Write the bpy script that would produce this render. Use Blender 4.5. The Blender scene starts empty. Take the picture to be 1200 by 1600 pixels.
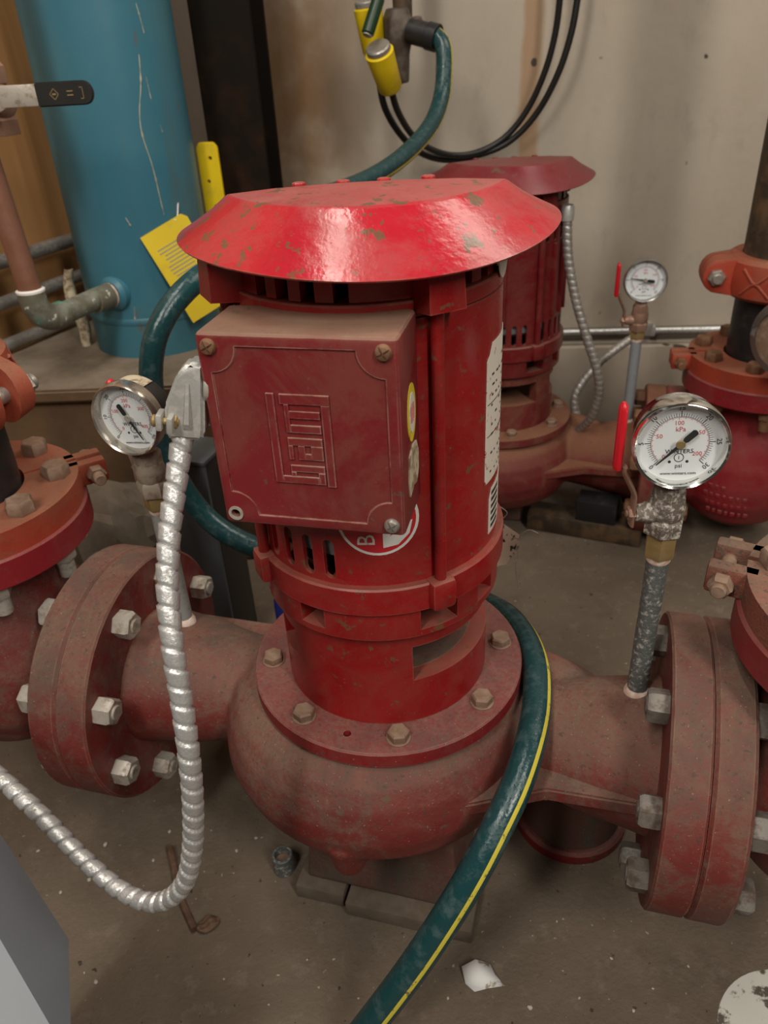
import bpy, bmesh, math, random
from mathutils import Vector, Matrix, Euler
random.seed(7)
S = bpy.context.scene
COL = S.collection
PI = math.pi
rad = math.radians

# ------------------------------------------------------------------ camera, world, lamps, exposure
CAM_H = 0.8
PITCH, ROLL, FPX = rad(31.5), rad(3.2), 1240.0
cam = bpy.data.cameras.new('camera')
cam.sensor_fit = 'VERTICAL'; cam.sensor_height = 36.0; cam.lens = FPX/1600*36.0
cam.clip_start = 0.02
cam.dof.use_dof = True; cam.dof.focus_distance = 0.58; cam.dof.aperture_fstop = 11.0
cam_ob = bpy.data.objects.new('camera', cam); COL.objects.link(cam_ob)
cam_ob.matrix_world = Matrix.Translation((0, 0, CAM_H)) @ Matrix.Rotation(PI/2-PITCH, 4, 'X') @ Matrix.Rotation(-ROLL, 4, 'Z')
S.camera = cam_ob

w = bpy.data.worlds.new('room_light'); S.world = w; w.use_nodes = True
w.node_tree.nodes['Background'].inputs['Color'].default_value = (1.0, 0.90, 0.78, 1)
w.node_tree.nodes['Background'].inputs['Strength'].default_value = 0.045

def lamp(name, loc, target, sx, sy, power, color):
    d = bpy.data.lights.new(name, 'AREA'); d.shape = 'RECTANGLE'; d.size = sx; d.size_y = sy
    d.energy = power; d.color = color
    o = bpy.data.objects.new(name, d); COL.objects.link(o); o.location = loc
    o.rotation_euler = (Vector(target)-Vector(loc)).to_track_quat('-Z', 'Y').to_euler()
    return o
lamp('ceiling_tube_left', (-0.33, 0.42, 2.35), (-0.33, 0.4201, 0.0), 0.09, 1.0, 13, (1.0, 0.92, 0.81))
lamp('ceiling_tube_right', (1.35, 0.95, 2.35), (0.70, 0.95, 0.2), 0.50, 1.2, 19, (1.0, 0.92, 0.81))
lamp('room_tube_left', (-0.75, -0.75, 2.15), (0.1, 0.9, 0.6), 0.25, 0.9, 23, (1.0, 0.94, 0.85))
lamp('room_tube_right', (0.85, -1.0, 2.0), (0.1, 0.7, 0.5), 0.25, 0.9, 25, (1.0, 0.94, 0.85))

S.view_settings.view_transform = 'Standard'; S.view_settings.look = 'None'
S.view_settings.gamma = 1.0; S.view_settings.use_curve_mapping = False
S.view_settings.exposure = 0.0

# ------------------------------------------------------------------ helpers
def pix(u, v, Y):
    """world point at depth Y (metres in front of the lens) along the sight line of a measured pixel"""
    x = (u-600)/FPX; y = -(v-800)/FPX
    a = x*math.cos(ROLL)+y*math.sin(ROLL); b = -x*math.sin(ROLL)+y*math.cos(ROLL)
    d = Vector((a, math.cos(PITCH)+math.sin(PITCH)*b, -math.sin(PITCH)+math.cos(PITCH)*b))
    d *= Y/d.y
    return Vector((d.x, d.y, d.z+CAM_H))

def pixz(u, v, z):
    p = pix(u, v, 1.0); d = p-Vector((0, 0, CAM_H)); d *= (z-CAM_H)/d.z
    return Vector((d.x, d.y, d.z+CAM_H))

def T(x=0, y=0, z=0): return Matrix.Translation((x, y, z))
def RX(a): return Matrix.Rotation(rad(a), 4, 'X')
def RY(a): return Matrix.Rotation(rad(a), 4, 'Y')
def RZ(a): return Matrix.Rotation(rad(a), 4, 'Z')
def xf(bm, M): bmesh.ops.transform(bm, matrix=M, verts=bm.verts); return bm

def join(*bms):
    out = bmesh.new()
    for b in bms:
        me = bpy.data.meshes.new('t'); b.to_mesh(me); b.free(); out.from_mesh(me); bpy.data.meshes.remove(me)
    return out

def lathe(prof, seg=48, caps=True):
    bm = bmesh.new(); rings = []
    for r, z in prof:
        if r < 1e-6: rings.append([bm.verts.new((0, 0, z))])
        else: rings.append([bm.verts.new((r*math.cos(2*PI*i/seg), r*math.sin(2*PI*i/seg), z)) for i in range(seg)])
    for a, b in zip(rings, rings[1:]):
        for i in range(seg):
            j = (i+1) % seg
            if len(a) == 1 and len(b) == 1: continue
            if len(a) == 1: bm.faces.new((a[0], b[j], b[i]))
            elif len(b) == 1: bm.faces.new((a[i], a[j], b[0]))
            else: bm.faces.new((a[i], a[j], b[j], b[i]))
    if caps:
        if len(rings[0]) > 1: bm.faces.new(list(reversed(rings[0])))
        if len(rings[-1]) > 1: bm.faces.new(rings[-1])
    bmesh.ops.recalc_face_normals(bm, faces=bm.faces)
    return bm

def ring(ro, ri, z0, z1, seg=64, ch=0.0):
    """closed tube wall"""
    prof = [(ri, z0), (ro-ch, z0), (ro, z0+ch), (ro, z1-ch), (ro-ch, z1), (ri, z1)] if ch else [(ri, z0), (ro, z0), (ro, z1), (ri, z1)]
    bm = bmesh.new(); rs = [[bm.verts.new((r*math.cos(2*PI*i/seg), r*math.sin(2*PI*i/seg), z)) for i in range(seg)] for r, z in prof]
    for k in range(len(rs)):
        a, b = rs[k], rs[(k+1) % len(rs)]
        for i in range(seg):
            j = (i+1) % seg; bm.faces.new((a[i], a[j], b[j], b[i]))
    bmesh.ops.recalc_face_normals(bm, faces=bm.faces)
    return bm

def disc(r, h, ch=0.001, seg=48): return lathe([(0, 0), (r-ch, 0), (r, ch), (r, h-ch), (r-ch, h), (0, h)], seg)

def box(sx, sy, sz, bev=0.0, seg=2):
    bm = bmesh.new(); bmesh.ops.create_cube(bm, size=1.0)
    bmesh.ops.scale(bm, vec=(sx, sy, sz), verts=bm.verts)
    if bev: bmesh.ops.bevel(bm, geom=list(bm.edges), offset=bev, segments=seg, affect='EDGES', profile=0.5)
    return bm

def prism(pts, h, bev=0.0):
    """polygon in xy extruded 0..h along z"""
    bm = bmesh.new(); vs = [bm.verts.new((x, y, 0)) for x, y in pts]; f = bm.faces.new(vs)
    r = bmesh.ops.extrude_face_region(bm, geom=[f]); bmesh.ops.translate(bm, vec=(0, 0, h), verts=[g for g in r['geom'] if isinstance(g, bmesh.types.BMVert)])
    bmesh.ops.recalc_face_normals(bm, faces=bm.faces)
    if bev: bmesh.ops.bevel(bm, geom=list(bm.edges), offset=bev, segments=2, affect='EDGES')
    return bm

def hull(pts):
    bm = bmesh.new()
    for p in pts: bm.verts.new(p)
    bmesh.ops.convex_hull(bm, input=bm.verts)
    bmesh.ops.dissolve_limit(bm, angle_limit=0.02, verts=bm.verts, edges=bm.edges)
    bmesh.ops.recalc_face_normals(bm, faces=bm.faces)
    return bm

def hexhead(af, h, washer=0.0, ang=0, stud=0.0):
    """hexagon nut / bolt head, base at z=0; af = across flats"""
    R = af/math.sqrt(3); bm = bmesh.new(); z0 = 0
    def rg(r, z, round_=False):
        n = 6
        return [bm.verts.new((r*math.cos(rad(60*i+ang)), r*math.sin(rad(60*i+ang)), z)) for i in range(n)]
    a = rg(R*0.97, 0); b = rg(R, h*0.08); c = rg(R, h*0.82); d = rg(R*0.86, h)
    for p, q in ((a, b), (b, c), (c, d)):
        for i in range(6): j = (i+1) % 6; bm.faces.new((p[i], p[j], q[j], q[i]))
    bm.faces.new(list(reversed(a))); bm.faces.new(d)
    bmesh.ops.recalc_face_normals(bm, faces=bm.faces)
    parts = [bm]
    if washer: parts.append(xf(disc(washer, h*0.16, 0.0004, 24), T(0, 0, -h*0.02)))
    if stud: parts.append(xf(disc(af*0.30, stud, 0.0007, 16), T(0, 0, h*0.9)))
    return join(*parts) if len(parts) > 1 else bm

def spline(pts, n=12):
    pts = [Vector(p) for p in pts]; P = [2*pts[0]-pts[1]]+pts+[2*pts[-1]-pts[-2]]; out = []
    for i in range(1, len(P)-2):
        a, b, c, d = P[i-1:i+3]
        for k in range(n):
            t = k/n
            out.append(0.5*((2*b)+(c-a)*t+(2*a-5*b+4*c-d)*t*t+(3*b-a-3*c+d)*t**3))
    out.append(pts[-1].copy())
    return out

def resample(pts, step):
    L = [0.0]
    for a, b in zip(pts, pts[1:]): L.append(L[-1]+(b-a).length)
    n = max(2, int(L[-1]/step)); out = []; k = 0
    for i in range(n+1):
        s = L[-1]*i/n
        while k < len(L)-2 and L[k+1] < s: k += 1
        t = (s-L[k])/max(1e-9, L[k+1]-L[k]); out.append(pts[k].lerp(pts[k+1], t))
    return out

def frames(pts, up=None):
    fr = []; prev = None
    for i, p in enumerate(pts):
        t = (pts[min(i+1, len(pts)-1)]-pts[max(i-1, 0)]).normalized()
        if prev is None:
            u = Vector(up) if up else (Vector((0, 0, 1)) if abs(t.z) < 0.9 else Vector((1, 0, 0)))
        else: u = prev
        u = (u-t*u.dot(t)).normalized(); prev = u
        fr.append((p, t, u, t.cross(u)))
    return fr

def tube(pts, r, seg=16, rf=None, up=None, cap=True):
    """sweep; rf(i, s, angle) gives radius"""
    bm = bmesh.new(); rings = []; s = 0; pts = [Vector(p) for p in pts]
    for i, (p, t, u, v) in enumerate(frames(pts, up)):
        if i: s += (p-pts[i-1]).length
        rr = []
        for k in range(seg):
            a = 2*PI*k/seg; q = rf(i, s, a) if rf else r
            rr.append(bm.verts.new(p+(u*math.cos(a)+v*math.sin(a))*q))
        rings.append(rr)
    for a, b in zip(rings, rings[1:]):
        for k in range(seg): j = (k+1) % seg; bm.faces.new((a[k], a[j], b[j], b[k]))
    if cap: bm.faces.new(list(reversed(rings[0]))); bm.faces.new(rings[-1])
    bmesh.ops.recalc_face_normals(bm, faces=bm.faces)
    return bm

def stripe(pts, r, a0, a1, seg=4, up=None, lift=0.0004):
    bm = bmesh.new(); rings = []
    for p, t, u, v in frames([Vector(p) for p in pts], up):
        rings.append([bm.verts.new(p+(u*math.cos(a0+(a1-a0)*k/seg)+v*math.sin(a0+(a1-a0)*k/seg))*(r+lift)) for k in range(seg+1)])
    for a, b in zip(rings, rings[1:]):
        for k in range(seg): bm.faces.new((a[k], a[k+1], b[k+1], b[k]))
    return bm

def cyl_between(a, b, r, seg=20, ch=0.0006):
    a, b = Vector(a), Vector(b); d = b-a
    return xf(disc(r, d.length, ch, seg), T(*a) @ d.to_track_quat('Z', 'Y').to_matrix().to_4x4())

def textbm(s, size, depth=0.0002, align='CENTER'):
    c = bpy.data.curves.new('t', 'FONT'); c.body = s; c.size = size; c.align_x = align; c.align_y = 'CENTER'; c.extrude = depth; c.resolution_u = 2
    o = bpy.data.objects.new('t', c); COL.objects.link(o)
    dg = bpy.context.evaluated_depsgraph_get(); me = bpy.data.meshes.new_from_object(o.evaluated_get(dg))
    bm = bmesh.new(); bm.from_mesh(me); bpy.data.meshes.remove(me); bpy.data.objects.remove(o); bpy.data.curves.remove(c)
    return bm

def obj(name, bm, mat, parent=None, smooth=35, origin=None):
    if smooth:
        lim = rad(smooth)
        for f in bm.faces: f.smooth = True
        for e in bm.edges:
            if len(e.link_faces) == 2 and e.calc_face_angle(0) > lim: e.smooth = False
    if origin is not None: xf(bm, T(*(-Vector(origin))))
    me = bpy.data.meshes.new(name); bm.to_mesh(me); bm.free()
    o = bpy.data.objects.new(name, me); COL.objects.link(o)
    me.materials.append(mat)
    if parent: o.parent = parent
    if origin is not None: o.location = origin
    return o

def remesh(o, voxel, smooth_it=6):
    m = o.modifiers.new('r', 'REMESH'); m.mode = 'VOXEL'; m.voxel_size = voxel; m.use_smooth_shade = True
    if smooth_it:
        s = o.modifiers.new('s', 'SMOOTH'); s.factor = 0.5; s.iterations = smooth_it
    return bake(o)

def bake(o):
    dg = bpy.context.evaluated_depsgraph_get(); dg.update()
    me = bpy.data.meshes.new_from_object(o.evaluated_get(dg)); old = o.data
    o.modifiers.clear(); o.data = me; bpy.data.meshes.remove(old); return o

def cut(o, cutter, smooth=35):
    me = bpy.data.meshes.new('c'); cutter.to_mesh(me); cutter.free()
    c = bpy.data.objects.new('c', me); COL.objects.link(c)
    c.matrix_world = o.matrix_world if not o.parent else Matrix()
    par = o.parent; o.parent = None; bpy.context.view_layer.update()
    c.matrix_world = o.matrix_world
    m = o.modifiers.new('b', 'BOOLEAN'); m.operation = 'DIFFERENCE'; m.object = c; m.solver = 'EXACT'
    bake(o); bpy.data.objects.remove(c); bpy.data.meshes.remove(me); o.parent = par
    bm = bmesh.new(); bm.from_mesh(o.data); lim = rad(smooth)
    for f in bm.faces: f.smooth = True
    for e in bm.edges: e.smooth = not (len(e.link_faces) == 2 and e.calc_face_angle(0) > lim)
    bm.to_mesh(o.data); bm.free()
    return o

def resharp(o, deg):
    bm = bmesh.new(); bm.from_mesh(o.data); lim = rad(deg)
    for f in bm.faces: f.smooth = True
    for e in bm.edges: e.smooth = not (len(e.link_faces) == 2 and e.calc_face_angle(0) > lim)
    bm.to_mesh(o.data); bm.free()
    return o

def tag(o, label, cat, group=None):
    o['label'] = label; o['category'] = cat
    if group: o['group'] = group
    return o

def thing(name, label, cat, M=Matrix(), group=None):
    o = bpy.data.objects.new(name, None); COL.objects.link(o); o.matrix_world = M; o.empty_display_size = 0.05
    return tag(o, label, cat, group)

def struct(o): o['kind'] = 'structure'; return o

# ------------------------------------------------------------------ materials
def new_mat(name):
    m = bpy.data.materials.new(name); m.use_nodes = True; nt = m.node_tree; nt.nodes.clear()
    out = nt.nodes.new('ShaderNodeOutputMaterial'); b = nt.nodes.new('ShaderNodeBsdfPrincipled'); nt.links.new(b.outputs[0], out.inputs[0])
    return m, nt, b

class G:
    """tiny node-graph writer"""
    def __init__(s, nt): s.nt = nt; s.tc = nt.nodes.new('ShaderNodeTexCoord')
    def n(s, t, **k):
        nd = s.nt.nodes.new(t)
        for a, v in k.items(): setattr(nd, a, v)
        return nd
    def put(s, sock, v):
        if hasattr(v, 'is_output'): s.nt.links.new(v, sock)
        elif isinstance(v, (tuple, list)) and len(v) == 3 and sock.type == 'RGBA': sock.default_value = (*v, 1)
        else: sock.default_value = v
    def coord(s, scale=(1, 1, 1)):
        m = s.n('ShaderNodeMapping'); s.nt.links.new(s.tc.outputs['Object'], m.inputs[0]); m.inputs['Scale'].default_value = scale; return m.outputs[0]
    def noise(s, scale, detail=6, rough=0.6, sc=(1, 1, 1), dist=0.0):
        t = s.n('ShaderNodeTexNoise'); s.nt.links.new(s.coord(sc), t.inputs['Vector']); t.inputs['Scale'].default_value = scale
        t.inputs['Detail'].default_value = detail; t.inputs['Roughness'].default_value = rough; t.inputs['Distortion'].default_value = dist; return t.outputs['Fac']
    def ramp(s, v, a, b, lo=0.0, hi=1.0):
        m = s.n('ShaderNodeMapRange', interpolation_type='SMOOTHSTEP'); s.put(m.inputs[0], v)
        for i, x in enumerate((a, b, lo, hi)): m.inputs[i+1].default_value = x
        return m.outputs[0]
    def mix(s, f, a, b):
        m = s.n('ShaderNodeMix', data_type='RGBA'); s.put(m.inputs[0], f); s.put(m.inputs[6], a); s.put(m.inputs[7], b); return m.outputs[2]
    def math(s, op, a, b=0.0):
        m = s.n('ShaderNodeMath', operation=op, use_clamp=(op in ('ADD', 'MULTIPLY', 'SUBTRACT'))); s.put(m.inputs[0], a); s.put(m.inputs[1], b); return m.outputs[0]
    def up(s):
        g = s.n('ShaderNodeNewGeometry'); x = s.n('ShaderNodeSeparateXYZ'); s.nt.links.new(g.outputs['Normal'], x.inputs[0]); return x.outputs[2]
    def bump(s, h, strength, dist, b):
        m = s.n('ShaderNodeBump'); m.inputs['Strength'].default_value = strength; m.inputs['Distance'].default_value = dist; s.put(m.inputs['Height'], h)
        s.nt.links.new(m.outputs[0], b.inputs['Normal'])

def paint(name, base, dust=(0.20, 0.13, 0.09), up=0.6, film=0.25, chip=(0.12, 0.08, 0.05), chips=0.64, rough=0.35, bump=0.15, chip_scale=45, uplo=0.05, uphi=0.85, wear=None, grain=0.25, fineb=320):
    """worn enamel: chips down to brown primer, thin grainy dust film, thicker dust settled on faces that look up, rubbed edges"""
    m, nt, b = new_mat(name); g = G(nt)
    c = g.mix(g.ramp(g.noise(9, 4), 0.35, 0.7), base, tuple(x*0.80 for x in base))
    if grain > 0.3:
        dust = g.mix(g.ramp(g.noise(17, 7, 0.7, (1.1, 0.9, 1), 0.5), 0.42, 0.60), dust, tuple(x*k for x, k in zip(dust, (0.66, 0.80, 0.84))))
    fl = g.math('MULTIPLY', g.ramp(g.noise(15, 9, 0.74, (1, 1, 1), 0.6), 0.41, 0.60), film)
    fl = g.math('MULTIPLY', fl, g.ramp(g.noise(170, 4, 0.7), 0.30, 0.62, 1-grain*1.6, 1.0))
    c = g.mix(fl, c, dust)
    du = g.math('MULTIPLY', g.ramp(g.up(), uplo, uphi), g.ramp(g.noise(19, 7, 0.72), 0.25, 0.62, 0.62, 1.0))
    du = g.math('MULTIPLY', du, up)
    du = g.math('MULTIPLY', du, g.ramp(g.noise(240, 5, 0.75), 0.32, 0.62, 1-grain*1.3, 1.0))
    c = g.mix(du, c, dust)
    ch = g.ramp(g.noise(chip_scale, 6, 0.6, (1, 1, 1), 0.3), chips, chips+0.03)
    c = g.mix(g.math('MULTIPLY', ch, 0.9), c, chip)
    c = g.mix(g.math('MULTIPLY', g.ramp(g.noise(520, 2, 0.5), 0.70, 0.74), grain*1.2), c, (0.42, 0.30, 0.22))
    c = g.mix(g.math('MULTIPLY', g.ramp(g.noise(230, 4, 0.6, (0.9, 1, 1.1)), 0.60, 0.66), grain*1.3), c, (0.07, 0.045, 0.032))
    if wear:
        bv = g.n('ShaderNodeBevel'); bv.samples = 4; bv.inputs['Radius'].default_value = 0.0013
        ge = g.n('ShaderNodeNewGeometry'); dp = g.n('ShaderNodeVectorMath', operation='DOT_PRODUCT')
        nt.links.new(bv.outputs[0], dp.inputs[0]); nt.links.new(ge.outputs['Normal'], dp.inputs[1])
        wf = g.math('MULTIPLY', g.ramp(dp.outputs['Value'], 0.985, 0.93), g.ramp(g.noise(38, 5, 0.7), 0.36, 0.60))
        c = g.mix(g.math('MULTIPLY', wf, 0.75), c, wear)
    nt.links.new(c, b.inputs['Base Color'])
    r = g.math('ADD', rough, g.math('MULTIPLY', g.math('ADD', du, fl), 0.42)); nt.links.new(r, b.inputs['Roughness'])
    b.inputs['Specular IOR Level'].default_value = 0.45
    g.bump(g.math('ADD', g.math('MULTIPLY', g.noise(fineb, 4, 0.65), 0.45), g.math('MULTIPLY', g.noise(55, 4), 0.55)), bump, 0.0022, b)
    return m

def metal(name, a, bcol, rough=0.4, metallic=0.9, scale=60, thr=(0.45, 0.65), bump=0.15, dust=0.0):
    m, nt, b = new_mat(name); g = G(nt)
    f = g.ramp(g.noise(scale, 6, 0.65), *thr); c = g.mix(f, a, bcol)
    if dust: c = g.mix(g.math('MULTIPLY', g.ramp(g.up(), 0.0, 0.9), dust), c, (0.2, 0.15, 0.11))
    nt.links.new(c, b.inputs['Base Color'])
    b.inputs['Metallic'].default_value = metallic; nt.links.new(g.math('ADD', rough, g.math('MULTIPLY', f, 0.35)), b.inputs['Roughness'])
    if metallic > 0.3: nt.links.new(g.math('SUBTRACT', metallic, g.math('MULTIPLY', f, metallic*0.7)), b.inputs['Metallic'])
    if bump: g.bump(g.noise(scale*1.7, 5), bump, 0.0015, b)
    return m

def plain(name, c, rough=0.5, metallic=0.0, var=0.15, scale=40):
    m, nt, b = new_mat(name); g = G(nt)
    nt.links.new(g.mix(g.ramp(g.noise(scale, 5), 0.35, 0.7), c, tuple(x*(1-var) for x in c)), b.inputs['Base Color'])
    b.inputs['Roughness'].default_value = rough; b.inputs['Metallic'].default_value = metallic
    return m

DUST = (0.168, 0.112, 0.078)
M = {}
M['hood'] = paint('hood_red_enamel', (0.47, 0.016, 0.030), dust=(0.30, 0.14, 0.12), up=0.60, film=0.24, chips=0.595, rough=0.17, bump=0.30, chip=(0.13, 0.085, 0.045), chip_scale=85, uplo=0.82, uphi=0.99, wear=(0.25, 0.16, 0.11), grain=0.12, fineb=150)
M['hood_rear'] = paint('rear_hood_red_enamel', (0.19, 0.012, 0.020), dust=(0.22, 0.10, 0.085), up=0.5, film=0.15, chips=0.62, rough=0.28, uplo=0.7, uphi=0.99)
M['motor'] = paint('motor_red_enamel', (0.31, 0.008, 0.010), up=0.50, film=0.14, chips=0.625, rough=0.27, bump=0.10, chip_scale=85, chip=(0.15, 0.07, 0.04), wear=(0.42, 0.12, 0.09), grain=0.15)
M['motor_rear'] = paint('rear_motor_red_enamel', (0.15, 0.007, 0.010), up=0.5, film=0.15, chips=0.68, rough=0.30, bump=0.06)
M['boxred'] = paint('terminal_box_red_enamel', (0.205, 0.016, 0.020), dust=(0.23, 0.145, 0.095), up=0.92, film=0.20, chips=0.665, rough=0.38, bump=0.06, wear=(0.55, 0.30, 0.26), grain=0.1)
M['cast'] = paint('dusty_cast_iron_red', (0.19, 0.025, 0.021), dust=DUST, up=0.92, film=0.62, chips=0.67, rough=0.5, bump=0.55, grain=0.5)
M['castfl'] = paint('dusty_flange_red', (0.18, 0.023, 0.020), dust=DUST, up=0.88, film=0.66, chips=0.68, rough=0.5, bump=0.40, wear=(0.34, 0.20, 0.13), grain=0.45)
M['coverfl'] = paint('cover_flange_red', (0.24, 0.012, 0.015), dust=(0.20, 0.108, 0.085), up=0.85, film=0.22, chips=0.66, rough=0.45, bump=0.35, wear=(0.34, 0.16, 0.12), grain=0.45)
M['mud'] = paint('mud_caked_casting', (0.13, 0.055, 0.042), dust=(0.12, 0.082, 0.058), up=0.85, film=1.0, chips=0.68, rough=0.6, bump=0.6, grain=0.4)
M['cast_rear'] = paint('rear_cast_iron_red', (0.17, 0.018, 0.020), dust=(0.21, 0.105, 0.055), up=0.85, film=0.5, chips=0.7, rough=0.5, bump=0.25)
M['valve'] = paint('valve_body_red', (0.25, 0.013, 0.020), dust=(0.2, 0.12, 0.09), up=0.45, film=0.18, chips=0.72, rough=0.38, bump=0.1)
M['orange'] = paint('coupling_orange_enamel', (0.38, 0.050, 0.024), dust=(0.22, 0.125, 0.07), up=0.62, film=0.32, chips=0.7, rough=0.5, bump=0.15)
M['orange_dusty'] = paint('dusty_orange_enamel', (0.24, 0.07, 0.045), dust=(0.20, 0.13, 0.088), up=0.8, film=0.9, chips=0.62, rough=0.6, bump=0.9, grain=0.5)
M['zinc'] = metal('zinc_bolt', (0.50, 0.46, 0.40), (0.27, 0.21, 0.15), 0.45, 0.3, 90, (0.45, 0.7), 0.2)
M['steelbolt'] = metal('steel_bolt', (0.42, 0.39, 0.35), (0.2, 0.13, 0.09), 0.4, 0.7, 90, (0.5, 0.7), 0.2)
M['greybolt'] = metal('grimy_grey_bolt', (0.19, 0.170, 0.145), (0.12, 0.085, 0.065), 0.55, 0.25, 90, (0.42, 0.66), 0.5)
M['dirtybolt'] = metal('dirty_bolt', (0.24, 0.15, 0.10), (0.32, 0.22, 0.16), 0.6, 0.2, 90, (0.4, 0.7), 0.4)
M['rustbolt'] = metal('rusty_bolt', (0.17, 0.075, 0.035), (0.25, 0.14, 0.08), 0.6, 0.2, 70, (0.4, 0.7), 0.3)
M['galv'] = metal('galvanised_conduit', (0.64, 0.64, 0.63), (0.36, 0.34, 0.31), 0.33, 0.6, 240, (0.5, 0.66), 0.35)
M['galv_dark'] = metal('dusty_flex_conduit', (0.42, 0.40, 0.37), (0.26, 0.23, 0.2), 0.4, 0.7, 150, (0.45, 0.7), 0.2)
M['diecast'] = metal('diecast_zinc', (0.58, 0.57, 0.54), (0.36, 0.34, 0.30), 0.42, 0.6, 120, (0.5, 0.7), 0.2)
M['chrome'] = metal('polished_bezel', (0.75, 0.74, 0.71), (0.55, 0.53, 0.5), 0.10, 1.0, 30, (0.5, 0.8), 0.0)
M['bezel_dull'] = metal('dull_bezel', (0.50, 0.45, 0.39), (0.33, 0.28, 0.22), 0.25, 0.9, 60, (0.5, 0.8), 0.05)
M['bezel_grey'] = metal('grey_bezel', (0.40, 0.40, 0.39), (0.25, 0.24, 0.23), 0.3, 0.9, 60, (0.5, 0.8), 0.05)
M['black'] = plain('black_rubber', (0.012, 0.011, 0.010), 0.45)
M['blackpaint'] = plain('black_painted_metal', (0.022, 0.021, 0.020), 0.4)
M['blackpipe'] = metal('black_steel_pipe', (0.016, 0.016, 0.018), (0.05, 0.038, 0.03), 0.4, 0.1, 30, (0.5, 0.8), 0.1)
M['rustpipe'] = metal('rusty_black_pipe', (0.045, 0.032, 0.020), (0.13, 0.075, 0.035), 0.6, 0.1, 26, (0.42, 0.66), 0.3)
M['column'] = metal('rusty_steel_column', (0.010, 0.007, 0.005), (0.035, 0.017, 0.009), 0.8, 0.0, 9, (0.45, 0.75), 0.3)
for n_ in M['column'].node_tree.nodes:
    if n_.type == 'BSDF_PRINCIPLED': n_.inputs['Specular IOR Level'].default_value = 0.15
M['dial'] = plain('white_dial', (0.90, 0.90, 0.91), 0.4, 0, 0.02)
M['print_black'] = plain('black_print', (0.02, 0.02, 0.02), 0.6, 0, 0.0)
M['print_red'] = plain('red_print', (0.62, 0.10, 0.10), 0.6, 0, 0.0)
M['red_grip'] = plain('red_vinyl_grip', (0.58, 0.012, 0.022), 0.3, 0, 0.1)
M['copper'] = metal('copper_pipe', (0.36, 0.17, 0.11), (0.22, 0.10, 0.07), 0.42, 0.6, 25, (0.4, 0.7), 0.1)
M['brass'] = metal('brass', (0.40, 0.29, 0.12), (0.24, 0.17, 0.08), 0.42, 0.6, 70, (0.4, 0.7), 0.2)
M['bronze'] = metal('bronze_valve', (0.34, 0.20, 0.14), (0.22, 0.13, 0.09), 0.45, 0.4, 70, (0.4, 0.7), 0.2)
M['dustvalve'] = metal('dusty_valve_body', (0.34, 0.28, 0.22), (0.20, 0.13, 0.09), 0.6, 0.1, 80, (0.45, 0.7), 0.5)
M['tapbody'] = metal('old_tap_body', (0.075, 0.055, 0.042), (0.15, 0.12, 0.095), 0.5, 0.2, 40, (0.4, 0.7), 0.4)
M['crust'] = metal('scaled_valve_body', (0.17, 0.14, 0.115), (0.58, 0.54, 0.47), 0.5, 0.15, 210, (0.46, 0.62), 0.9)
M['tape'] = metal('thread_tape', (0.62, 0.40, 0.30), (0.75, 0.62, 0.54), 0.6, 0.0, 120, (0.4, 0.6), 0.4)
M['nipple'] = metal('scaled_pipe_nipple', (0.13, 0.14, 0.135), (0.45, 0.43, 0.39), 0.5, 0.25, 230, (0.5, 0.68), 0.6)
M['greypipe'] = metal('grey_pipe', (0.27, 0.29, 0.31), (0.2, 0.2, 0.2), 0.5, 0.2, 60, (0.5, 0.8), 0.1)
M['greynipple'] = metal('grey_green_nipple', (0.36, 0.38, 0.36), (0.23, 0.23, 0.21), 0.5, 0.25, 60, (0.45, 0.7), 0.2)
M['hose'] = metal('green_hose_rubber', (0.010, 0.050, 0.055), (0.040, 0.082, 0.084), 0.22, 0.0, 75, (0.48, 0.70), 0.5)
M['hose_yellow'] = metal('yellow_hose_stripe', (0.62, 0.52, 0.06), (0.20, 0.15, 0.05), 0.5, 0.0, 140, (0.56, 0.66), 0.0)
M['yellow'] = metal('yellow_plastic', (0.78, 0.56, 0.008), (0.58, 0.40, 0.015), 0.45, 0.0, 20, (0.5, 0.8), 0.05)
M['tagyellow'] = metal('yellow_tag_card', (0.82, 0.60, 0.02), (0.68, 0.46, 0.04), 0.6, 0.0, 20, (0.5, 0.8), 0.0)
M['greenmetal'] = plain('green_lever', (0.015, 0.045, 0.020), 0.35)
M['paper'] = metal('torn_paper', (0.72, 0.71, 0.69), (0.34, 0.27, 0.2), 0.8, 0.0, 70, (0.58, 0.64), 0.0)
M['card'] = metal('stained_card', (0.66, 0.52, 0.40), (0.035, 0.025, 0.02), 0.8, 0.0, 130, (0.555, 0.595), 0.0)
M['white_paint'] = metal('white_painted_board', (0.84, 0.81, 0.77), (0.70, 0.65, 0.60), 0.6, 0.0, 12, (0.5, 0.8), 0.0)
M['drip'] = metal('cream_paint_run', (0.50, 0.45, 0.33), (0.22, 0.26, 0.24), 0.5, 0.0, 60, (0.5, 0.66), 0.0)
M['cabinet'] = plain('grey_cabinet_enamel', (0.17, 0.185, 0.205), 0.42, 0, 0.05, 10)
M['post'] = plain('slate_grey_post', (0.075, 0.082, 0.090), 0.55, 0, 0.2, 10)
M['blueband'] = plain('blue_pipe_band', (0.008, 0.02, 0.16), 0.4)
M['dark'] = plain('dark_interior', (0.010, 0.006, 0.006), 0.8)
M['stone'] = metal('broken_concrete', (0.20, 0.165, 0.125), (0.12, 0.095, 0.07), 0.9, 0.0, 16, (0.35, 0.7), 0.8)
M['shim'] = metal('dirty_wood_shim', (0.135, 0.104, 0.077), (0.09, 0.065, 0.045), 0.9, 0.0, 30, (0.35, 0.7), 0.5)
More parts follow.
